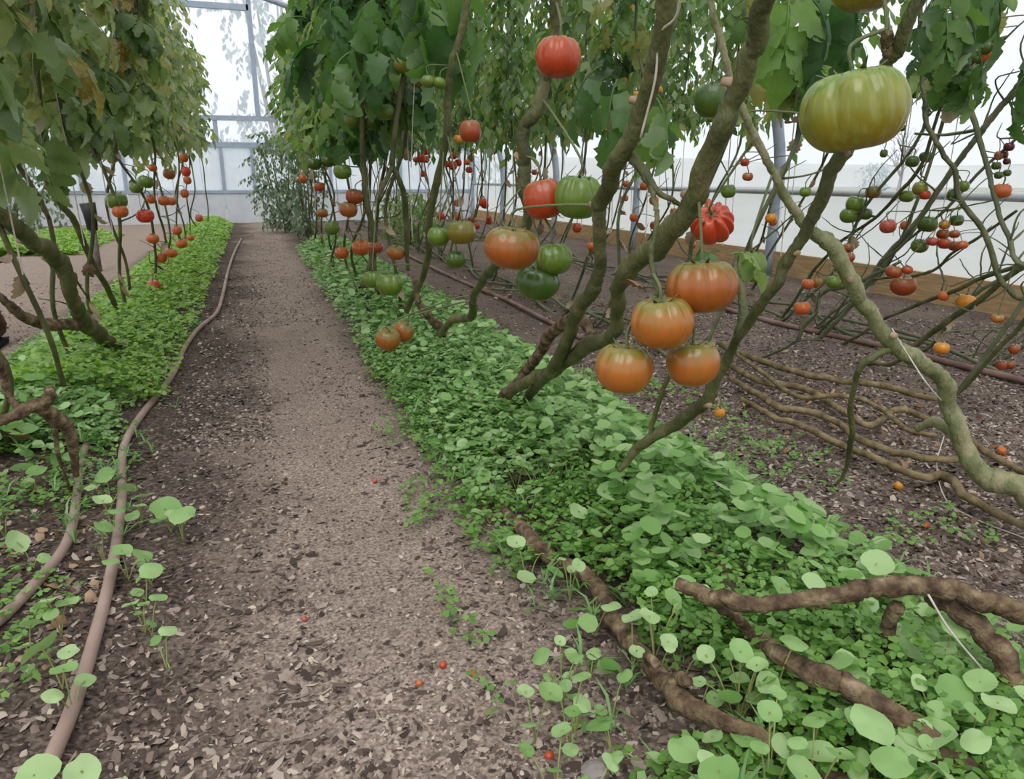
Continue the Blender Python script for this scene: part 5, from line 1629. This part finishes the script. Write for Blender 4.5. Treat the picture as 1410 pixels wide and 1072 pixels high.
# ------------------------------------------------------------------ ground cover: chips, grit, dead leaves
def flakes(name, n, rr, ar, size, mat, seed, label, keep=None, thick=0.25, asp=(0.3, 0.8), flat=0.35, power=1.6):
    """Loose flakes lying on the soil, thrown around the viewer's feet and thinning outwards."""
    g = np.random.default_rng(seed)
    r = rr[0] + (rr[1] - rr[0]) * g.random(n) ** power
    a = np.radians(g.uniform(ar[0], ar[1], n))
    x, y = r * np.sin(a), r * np.cos(a)
    if keep is not None:
        k = keep(x, y, g)
        k = k & (x < 3.88)
        x, y = x[k], y[k]
        n = len(x)
    z = np.array([hgt(p, q) for p, q in zip(x, y)])
    L = g.uniform(size[0], size[1], n) * g.uniform(.6, 1.2, n)
    Wd = L * g.uniform(asp[0], asp[1], n)
    az = g.uniform(0, 6.28, n)
    t1, t2 = g.normal(0, flat, n), g.normal(0, flat, n)
    ux = np.stack([np.cos(az) * np.cos(t1), np.sin(az) * np.cos(t1), np.sin(t1)], 1)
    uy = np.stack([-np.sin(az) * np.cos(t2), np.cos(az) * np.cos(t2), np.sin(t2)], 1)
    uz = np.cross(ux, uy)
    C = np.stack([x, y, z + L * thick * 0.3], 1)
    j = lambda: g.uniform(.78, 1.12, n)
    bend = L * g.normal(0, .12, n)
    P = []
    for q in range(6):
        t = math.tau * q / 6
        P.append(C + ux * (L * .5 * math.cos(t) * j())[:, None] + uy * (Wd * .5 * math.sin(t) * j())[:, None] + uz * (bend * math.cos(t) ** 2)[:, None])
    P.append(C + uz * (L * thick * j())[:, None])
    V = np.stack(P, 1).reshape(-1, 3)
    b = (np.arange(n) * 7)[:, None]
    F = np.concatenate([b + np.array([[q, (q + 1) % 6, 6]]) for q in range(6)])
    o = bpy.data.objects.new(name, mesh_big(name, V, F, mat))
    COL.objects.link(o)
    tag(o, label, kind='stuff')


def keep_mulch(x, y, g):
    """Coarse mulch everywhere except on the trodden middle of the aisle."""
    c = np.clip(0.21 - 0.06 * (y - 0.9), 0.09, 0.21) + 0.02 * np.sin(y * 3)
    onpath = np.exp(-((x - c) / 0.17) ** 2) * np.clip((y - 0.55) / 0.5, 0, 1)
    return g.random(len(x)) > onpath * 0.93


def keep_path(x, y, g):
    c = np.clip(0.21 - 0.06 * (y - 0.9), 0.09, 0.21) + 0.02 * np.sin(y * 3)
    return (np.abs(x - c) < 0.34) & (g.random(len(x)) < np.exp(-((x - c) / 0.26) ** 2))


flakes('wood_chips', 40000, (0.5, 3.0), (-45, 66), (.007, .019), M['chip'], 41, 'coarse brown wood chips mulching the soil', keep_mulch, .13)
flakes('wood_chips', 9000, (0.5, 2.2), (-45, 60), (.017, .034), M['chip'], 42, 'large pale wood chips in the near mulch', keep_mulch, .10, (.25, .6))
flakes('wood_chips', 16000, (2.6, 6.5), (-30, 60), (.010, .024), M['chip'], 43, 'brown wood chips mulching the farther soil left and middle', keep_mulch, .2)
flakes('wood_chips', 26000, (1.5, 4.6), (24, 62), (.008, .022), M['chip'], 47, 'brown wood chips mulching the soil right of the right bed', lambda x, y, g: x > 1.0, .15, power=1.2)
flakes('grit', 52000, (0.5, 4.2), (-30, 60), (.004, .011), M['grit'], 44, 'fine pale grit and shreds on the trodden aisle', keep_path, .25, (.4, .9))
flakes('grit', 22000, (4.0, 11.0), (-8, 14), (.008, .018), M['grit'], 48, 'pale grit and shreds on the far end of the trodden aisle', keep_path, .25, (.4, .9), power=1.2)
flakes('wood_chips', 9000, (2.2, 7.0), (-14, 0), (.01, .022), M['chip'], 49, 'dark chips along the left side of the aisle', lambda x, y, g: (x > -.3) & (x < 0.0), .15)
flakes('leaf_litter', 2200, (1.6, 6.5), (10, 60), (.02, .045), M['litter'], 45, 'dead brown leaves littering the soil of the third row', lambda x, y, g: np.exp(-((x - 1.75) / .28) ** 2) > g.random(len(x)), .3, (.4, .8), .6, 1.0)
flakes('leaf_litter', 500, (1.2, 3.2), (-36, -12), (.015, .035), M['litter'], 46, 'dead brown leaves littering the near left bed', lambda x, y, g: (x > -1.1) & (x < -0.3), .3, (.4, .8), .6, 1.0)

# a stone at the bottom edge of the bed
g_ = np.random.default_rng(9)
p = at_ground(820, 1062, 0.01)
V, F = [], []
for i in range(7):
    for k in range(10):
        th = math.pi * i / 6
        r_ = math.sin(th) * g_.uniform(.85, 1.1)
        V.append((r_ * math.cos(k * .628) * .022, r_ * math.sin(k * .628) * .017, math.cos(th) * .013))
F = [(i * 10 + k, (i + 1) * 10 + k, (i + 1) * 10 + (k + 1) % 10, i * 10 + (k + 1) % 10) for i in range(6) for k in range(10)]
o = MB().add(np.array(V), F).build('stone', M['stone'], None, False)
o.location = Vector((p[0], p[1], hgt(p[0], p[1]) + .008))
tag(o, 'angular grey stone at the bottom edge where aisle meets the right bed', 'stone')


# ------------------------------------------------------------------ hoses, twine, odds and ends
def hose(label, pl, r, key, z=0.012):
    P = []
    for u, v in pl:
        p = at_ground(u, v, 0.02)
        p[2] = hgt(p[0], p[1]) + r + 0.002
        P.append(p)
    S, R = smooth(np.array(P), np.full(len(P), r), 8)
    o = MB().tube(S, R, 12).build('hose', M[key])
    return tag(o, label, 'hose', 'drip hoses')


hose('brown hose along the left edge of the aisle, nearest the aisle', [(20, 1160), (68, 1050), (100, 968), (130, 882), (154, 785), (167, 690), (170, 622), (190, 585), (218, 545), (240, 512), (255, 478), (275, 450), (298, 428), (307, 405), (314, 372), (322, 348), (332, 328)], .0108, 'hose')
hose('brown hose curving into the left edge beside the first hose', [(-60, 910), (0, 865), (58, 800), (94, 745), (106, 690), (113, 640), (132, 600), (168, 560), (212, 525), (242, 498)], .0102, 'hose')
hose('dusty hose along the third row under the dead leaves', [(560, 350), (612, 376), (652, 393), (700, 415), (752, 440), (800, 462)], .012, 'hose_dark')
hose('dusty hose running to the right edge past the back row', [(1000, 424), (1060, 440), (1115, 452), (1170, 465), (1230, 478), (1310, 498), (1365, 512), (1450, 532)], .013, 'hose_dark')


def twine(label, pts, r=0.0016):
    S, R = smooth(np.array(pts), np.full(len(pts), r), 6)
    return tag(MB().tube(S, R, 5).build('twine', M['twine']), label, 'twine', 'loose twines')


twine('pale twine running from the pale vine down to the soil', [at_depth(1228, 452, 1.47), at_depth(1250, 488, 1.46), at_depth(1290, 545, 1.47), at_ground(1330, 580, .03), at_ground(1372, 622, .012)])
twine('pale twine hanging from the top bare vine in the right corner', [at_ground(1278, 818, .2), at_ground(1310, 870, .16), at_ground(1365, 935, .1), at_ground(1420, 1000, .05)])
twine('loose twine trailing over the dark soil at the right', [at_ground(1300, 600, .06), at_ground(1290, 640, .03), at_ground(1303, 688, .02), at_ground(1345, 715, .012), at_ground(1415, 742, .012)])
twine('twine wound down the thick vine by the ribbed green tomato', [at_depth(945, -60, .8), at_depth(932, 20, .86), at_depth(908, 48, .9), at_depth(902, 110, .93), at_depth(882, 190, .97)])
twine('twine hanging straight beside the forked vine', [at_depth(577, -60, 2.75), at_depth(574, 40, 2.78), at_depth(569, 150, 2.85), at_depth(566, 230, 2.9)])
twine('twine hanging in front of the big leaves of the left row', [at_depth(48, -60, 2.2), at_depth(47, 40, 2.25), at_depth(46, 110, 2.3), at_depth(66, 250, 2.66)])

# black cup on a stake and a dark cone in the left aisle
p = at_ground(136, 372, 0)
d = depth_of(p)
root = tag(empty('staked_cup', (p[0], p[1], 0)), 'black cup upside down on a grey stake behind the left row', 'stake')
zc = d * (374 - 318) / FPX
MB().tube([(p[0], p[1], -0.02), (p[0], p[1], zc)], [W(9, d), W(9, d)], 8).build('stake', M['stake'], root)
MB().tube([(p[0], p[1], zc - .01), (p[0], p[1], zc + d * 18 / FPX), (p[0] - .01, p[1], zc + d * 34 / FPX)], [W(13, d), W(17, d), W(20, d)], 12).build('cup', M['dark_plastic'], root)
p = at_ground(33, 392, 0)
d = depth_of(p)
h0 = hgt(p[0], p[1])
root = tag(empty('cone_marker', (p[0], p[1], h0)), 'small dark cone with a thin spike standing on the left pale soil', 'marker')
MB().tube([(p[0], p[1], h0 - .005), (p[0], p[1], h0 + .01), (p[0], p[1], h0 + d * 18 / FPX)], [W(17, d), W(14, d), W(4, d)], 10).build('cone', M['dark_plastic'], root)
MB().tube([(p[0], p[1], h0 + d * 17 / FPX), (p[0], p[1], h0 + d * 40 / FPX)], [W(3.5, d), W(3, d)], 6).build('spike', M['stake'], root)


# bushes at the far end and on the far left
def bush(label, x, y, w, h, n, size, seed, key='leaf_grey', z0=0.1, name='bush', stems=5, bark='stem_thin', group=None):
    g = np.random.default_rng(seed)
    root = tag(empty(name, (x, y, hgt(x, y) if abs(x) < 6 and 0 < y < 14 else -0.25)), label, 'bush' if name == 'bush' else name, group)
    zb = root.location[2]
    for k in range(stems):
        a = g.uniform(0, 6.28)
        MB().tube([(x + g.normal(0, .03), y + g.normal(0, .03), zb - .02), (x + math.cos(a) * w * .15, y + math.sin(a) * w * .15, zb + h * .4), (x + math.cos(a) * w * .3, y + math.sin(a) * w * .3, zb + h * .85)], [.012 * h, .010 * h, .004 * h], 6, seg=3).build('stem', M[bark], root)
    th = g.uniform(0, 6.28, n)
    ph = g.uniform(-1, 1, n)
    rr = g.random(n) ** 0.4
    rad = w / 2 * rr * np.sqrt(1 - ph * ph * .8) * (1 + .25 * np.sin(3 * th + seed) + .15 * np.sin(5 * ph * 3))
    pts = np.stack([x + np.cos(th) * rad, y + np.sin(th) * rad, zb + z0 + (h - z0) * (ph + 1) / 2], 1)
    Vv, Ff = baked_foliage(pts, g.uniform(size * .7, size * 1.3, n), g.uniform(0, 6.28, n), g.uniform(-.4, .8, n), g)
    o = bpy.data.objects.new('foliage', mesh_big('foliage', Vv - np.array(root.location), Ff, M[key]))
    COL.objects.link(o)
    o.parent = root
    o['kind'] = 'stuff'
    return root


bush('grey-green leafy bush at the far end of the aisle', 0.42, 11.2, .85, 1.35, 330, .2, 1)
bush('thin dry grey-green bush right before the far leafy bush', 0.62, 9.6, .5, 1.15, 110, .16, 2)
bush('silvery bush at the far left, nearest to the left row', -3.1, 11.8, 1.4, 1.9, 420, .22, 3)
bush('silvery bush at the far left behind the pale soil', -4.9, 11.9, 1.4, 2.0, 420, .22, 4)
bush('silvery bush at the far left edge of the view', -4.6, 9.0, 1.2, 1.75, 380, .2, 5)
bush('bright green low bush beyond the slim curving vine', 1.75, 8.6, .7, .55, 160, .16, 6, 'leaf_cherry', .05)
bush('bright green low bush behind the far middle row', 2.0, 10.4, .8, .6, 160, .18, 7, 'leaf_cherry', .05)
# outside
for i, (x, y, w, h) in enumerate([(-7, 30, 5.6, 2.9), (0, 31, 5.6, 2.6), (7, 31, 5.6, 2.4)]):
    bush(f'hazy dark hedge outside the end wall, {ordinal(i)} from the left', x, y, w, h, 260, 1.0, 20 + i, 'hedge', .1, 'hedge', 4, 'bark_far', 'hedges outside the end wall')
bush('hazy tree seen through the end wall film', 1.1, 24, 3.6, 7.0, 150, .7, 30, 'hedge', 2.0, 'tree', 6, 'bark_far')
bush('hazy dark shrub on the meadow behind the right wall rail', 33, 34, 1.6, 1.9, 100, .5, 31, 'hedge', .1, 'bush', 3, 'bark_far')


def bare_tree(x, y, h, label, seed):
    g = np.random.default_rng(seed)
    root = tag(empty('bare_tree', (x, y, -.3)), label, 'tree')
    b0 = np.array([x, y, -.35])
    MB().tube([b0, b0 + np.array([.05 * h, 0, h * .4]), b0 + np.array([.02 * h, .02, h * .75])], [.03 * h, .022 * h, .012 * h], 7, seg=3).build('trunk', M['bark_far'], root)
    for k in range(16):
        s = b0 + np.array([.03 * h, 0, h * g.uniform(.3, .72)])
        a = g.uniform(0, 6.28)
        l = h * g.uniform(.25, .5)
        d = np.array([math.cos(a) * .6, math.sin(a) * .6, .8])
        e = s + d * l
        mb = MB().tube([s, s + d * l * .5 + g.normal(0, .04 * h, 3), e], [.011 * h, .007 * h, .003 * h], 5, seg=3)
        for q in range(3):
            m_ = s + d * l * (.4 + .2 * q)
            mb.tube([m_, m_ + (d + g.normal(0, .6, 3)) * l * .35], [.005 * h, .002 * h], 4)
        mb.build('branch', M['bark_far'], root)


bt = at_x(1236, 255, 30.0)
bare_tree(float(bt[0]), float(bt[1]), 3.4, 'leafless hazy tree on the skyline behind the right wall', 3)


# ------------------------------------------------------------------ the person whose foot shows at the left edge
M['skin'] = simple('skin', [(0.3, (0.42, 0.24, 0.17)), (0.7, (0.50, 0.30, 0.22))], 8, 0.6)
M['shirt'] = simple('dark jacket', [(0.3, (0.05, 0.055, 0.06)), (0.7, (0.09, 0.095, 0.10))], 60, 0.9)
M['hair'] = simple('brown hair', [(0.3, (0.03, 0.018, 0.01)), (0.7, (0.08, 0.05, 0.03))], 90, 0.7)


def person(x0, y0):
    z0 = hgt(x0, y0)
    root = tag(empty('person', (x0, y0, z0)), 'person in dark blue trousers and brown boots standing at the left picture edge', 'person')
    J, E, Rr = [], [], []

    def add(p, r, parent=None):
        J.append(p)
        Rr.append(r)
        if parent is not None:
            E.append((parent, len(J) - 1))
        return len(J) - 1
    hip = add((0, 0, .94), (.15, .11))
    belly = add((0, 0, 1.08), (.14, .10), hip)
    chest = add((0, .01, 1.30), (.17, .11), belly)
    neck0 = add((0, 0, 1.45), (.072, .066), chest)
    neck1 = add((0, -.01, 1.53), (.062, .062), neck0)
    h1 = add((0, -.02, 1.61), (.072, .085), neck1)
    h2 = add((0, -.015, 1.70), (.075, .09), h1)
    add((0, -.01, 1.76), (.05, .06), h2)
    for sx, fx, fy in ((1, .165, -.05), (-1, -.12, .08)):
        a = add((sx * .09, 0, .86), (.095, .10), hip)
        k = add((sx * .05 + fx * .55, fy * .5 - .02, .49), (.062, .066), a)
        c = add((fx, fy + .01, .30), (.052, .06), k)
        add((fx, fy + .01, .10), (.045, .05), c)
        sh = add((sx * .19, 0, 1.40), (.062, .062), chest)
        el = add((sx * .25, .03, 1.12), (.042, .042), sh)
        wr = add((sx * .26, -.06, .88), (.026, .03), el)
        pm = add((sx * .26, -.08, .80), (.022, .038), wr)
        for q, (dy, L) in enumerate(((-.032, .075), (-.011, .085), (.011, .08), (.032, .062))):
            f0 = add((sx * .258, -.083 + dy, .765), (.009, .009), pm)
            f1 = add((sx * .252, -.088 + dy, .765 - L * .55), (.008, .008), f0)
            add((sx * .24, -.085 + dy, .765 - L), (.007, .007), f1)
        t0 = add((sx * .25, -.115, .825), (.010, .010), wr)
        add((sx * .243, -.135, .785), (.008, .008), t0)
    me = bpy.data.meshes.new('body')
    me.from_pydata(J, E, [])
    ob = bpy.data.objects.new('body', me)
    COL.objects.link(ob)
    md = ob.modifiers.new('s', 'SKIN')
    for v, r in zip(me.skin_vertices[0].data, Rr):
        v.radius = r
    me.skin_vertices[0].data[0].use_root = True
    sb = ob.modifiers.new('d', 'SUBSURF')
    sb.levels = sb.render_levels = 3
    dg = bpy.context.evaluated_depsgraph_get()
    nm = bpy.data.meshes.new_from_object(ob.evaluated_get(dg))
    bpy.data.objects.remove(ob)
    for key in ('denim', 'shirt', 'skin'):
        nm.materials.append(M[key])
    for p in nm.polygons:
        x, y, z = p.center
        arm = abs(x) > .17 and z < 1.36
        p.material_index = 2 if z > 1.48 or (arm and z < .87 and abs(x) > .215) else 1 if z > .93 or (arm and abs(x) > .2) else 0
        p.use_smooth = True
    body = bpy.data.objects.new('body', nm)
    COL.objects.link(body)
    body.parent = root
    o0 = np.array(root.location)
    for fx, fy in ((.165, -.05), (-.12, .08)):
        b = MB()
        V, F = [], []
        prof = [(.095, .0, .050, .10), (.075, .005, .052, .095), (.02, .0, .046, .075), (-.05, 0, .050, .065), (-.12, 0, .050, .05), (-.165, 0, .036, .036), (-.178, 0, .012, .02)]
        for yy, _, w, h in prof:
            for k in range(10):
                t = math.tau * k / 10
                V.append((fx + w * math.cos(t), fy + yy, .02 + max(0, h * (1 + math.sin(t)) / 2 * (1.35 if yy > .0 else 1))))
        for i in range(len(prof) - 1):
            for k in range(10):
                F.append((i * 10 + k, i * 10 + (k + 1) % 10, (i + 1) * 10 + (k + 1) % 10, (i + 1) * 10 + k))
        F += [tuple(range(9, -1, -1)), tuple(60 + k for k in range(10))]
        bo = b.add(np.array(V) + o0, F).build('boot', M['boot'], root)
        MB().tube([(fx + o0[0], fy + .02 + o0[1], .08 + o0[2]), (fx + o0[0], fy + .015 + o0[1], .17 + o0[2])], [.058, .056], 12).build('boot_shaft', M['boot'], root)
        V = np.array([(fx + sx * w, fy + yy, z) for z in (0, .024) for yy, w in ((.1, .045), (-.05, .052), (-.14, .048), (-.18, .02)) for sx in (-1, 1)]) + o0
        F = [(0, 1, 3, 2), (2, 3, 5, 4), (4, 5, 7, 6), (8, 10, 11, 9), (10, 12, 13, 11), (12, 14, 15, 13), (0, 2, 10, 8), (2, 4, 12, 10), (4, 6, 14, 12), (1, 9, 11, 3), (3, 11, 13, 5), (5, 13, 15, 7), (0, 8, 9, 1), (6, 7, 15, 14)]
        MB().add(V, F).build('sole', M['sole'], root, False)
    ring = [(.165 * math.cos(t), .125 * math.sin(t), .93) for t in np.linspace(0, math.tau, 25)]
    MB().tube([tuple(o0 + np.array(q)) for q in ring], .016, 8, False).build('jacket_hem', M['shirt'], root)
    V, F = [], []
    for i in range(8):
        th = .02 + 1.75 * i / 7
        for k in range(14):
            t = math.tau * k / 14
            r = 1.0 if math.sin(t) > -.35 else .97
            zc = math.cos(th * (1.0 if math.sin(t) > -.35 else .62))
            sn = math.sin(th * (1.0 if math.sin(t) > -.35 else .62))
            V.append((.094 * sn * math.cos(t) * r, .0 + .113 * sn * math.sin(t) * r, 1.675 + .135 * zc))
    F = [(i * 14 + k, (i + 1) * 14 + k, (i + 1) * 14 + (k + 1) % 14, i * 14 + (k + 1) % 14) for i in range(7) for k in range(14)] + [tuple(range(14))]
    MB().add(np.array(V) + o0, F).build('hair', M['hair'], root)
    for sx in (-1, 1):
        c = o0 + np.array([sx * .03, -.098, 1.665])
        MB().tube([c + np.array([0, .012, 0]), c, c + np.array([0, -.006, 0])], [.013, .012, .004], 8).build('eye', M['sole'], root)
        c = o0 + np.array([sx * .078, .005, 1.65])
        MB().tube([c + np.array([0, 0, .03]), c + np.array([sx * .012, 0, 0]), c + np.array([0, 0, -.03])], [.008, .016, .007], 8, seg=3).build('ear', M['skin'], root)
    MB().tube([o0 + np.array([0, -.098, 1.665]), o0 + np.array([0, -.122, 1.625]), o0 + np.array([0, -.1, 1.615])], [.008, .015, .008], 8, seg=3).build('nose', M['skin'], root)
    MB().tube([o0 + np.array([-.022, -.094, 1.585]), o0 + np.array([0, -.102, 1.583]), o0 + np.array([.022, -.094, 1.585])], [.003, .007, .003], 6, seg=3).build('mouth', M['boot'], root)


person(-1.37, 4.0)
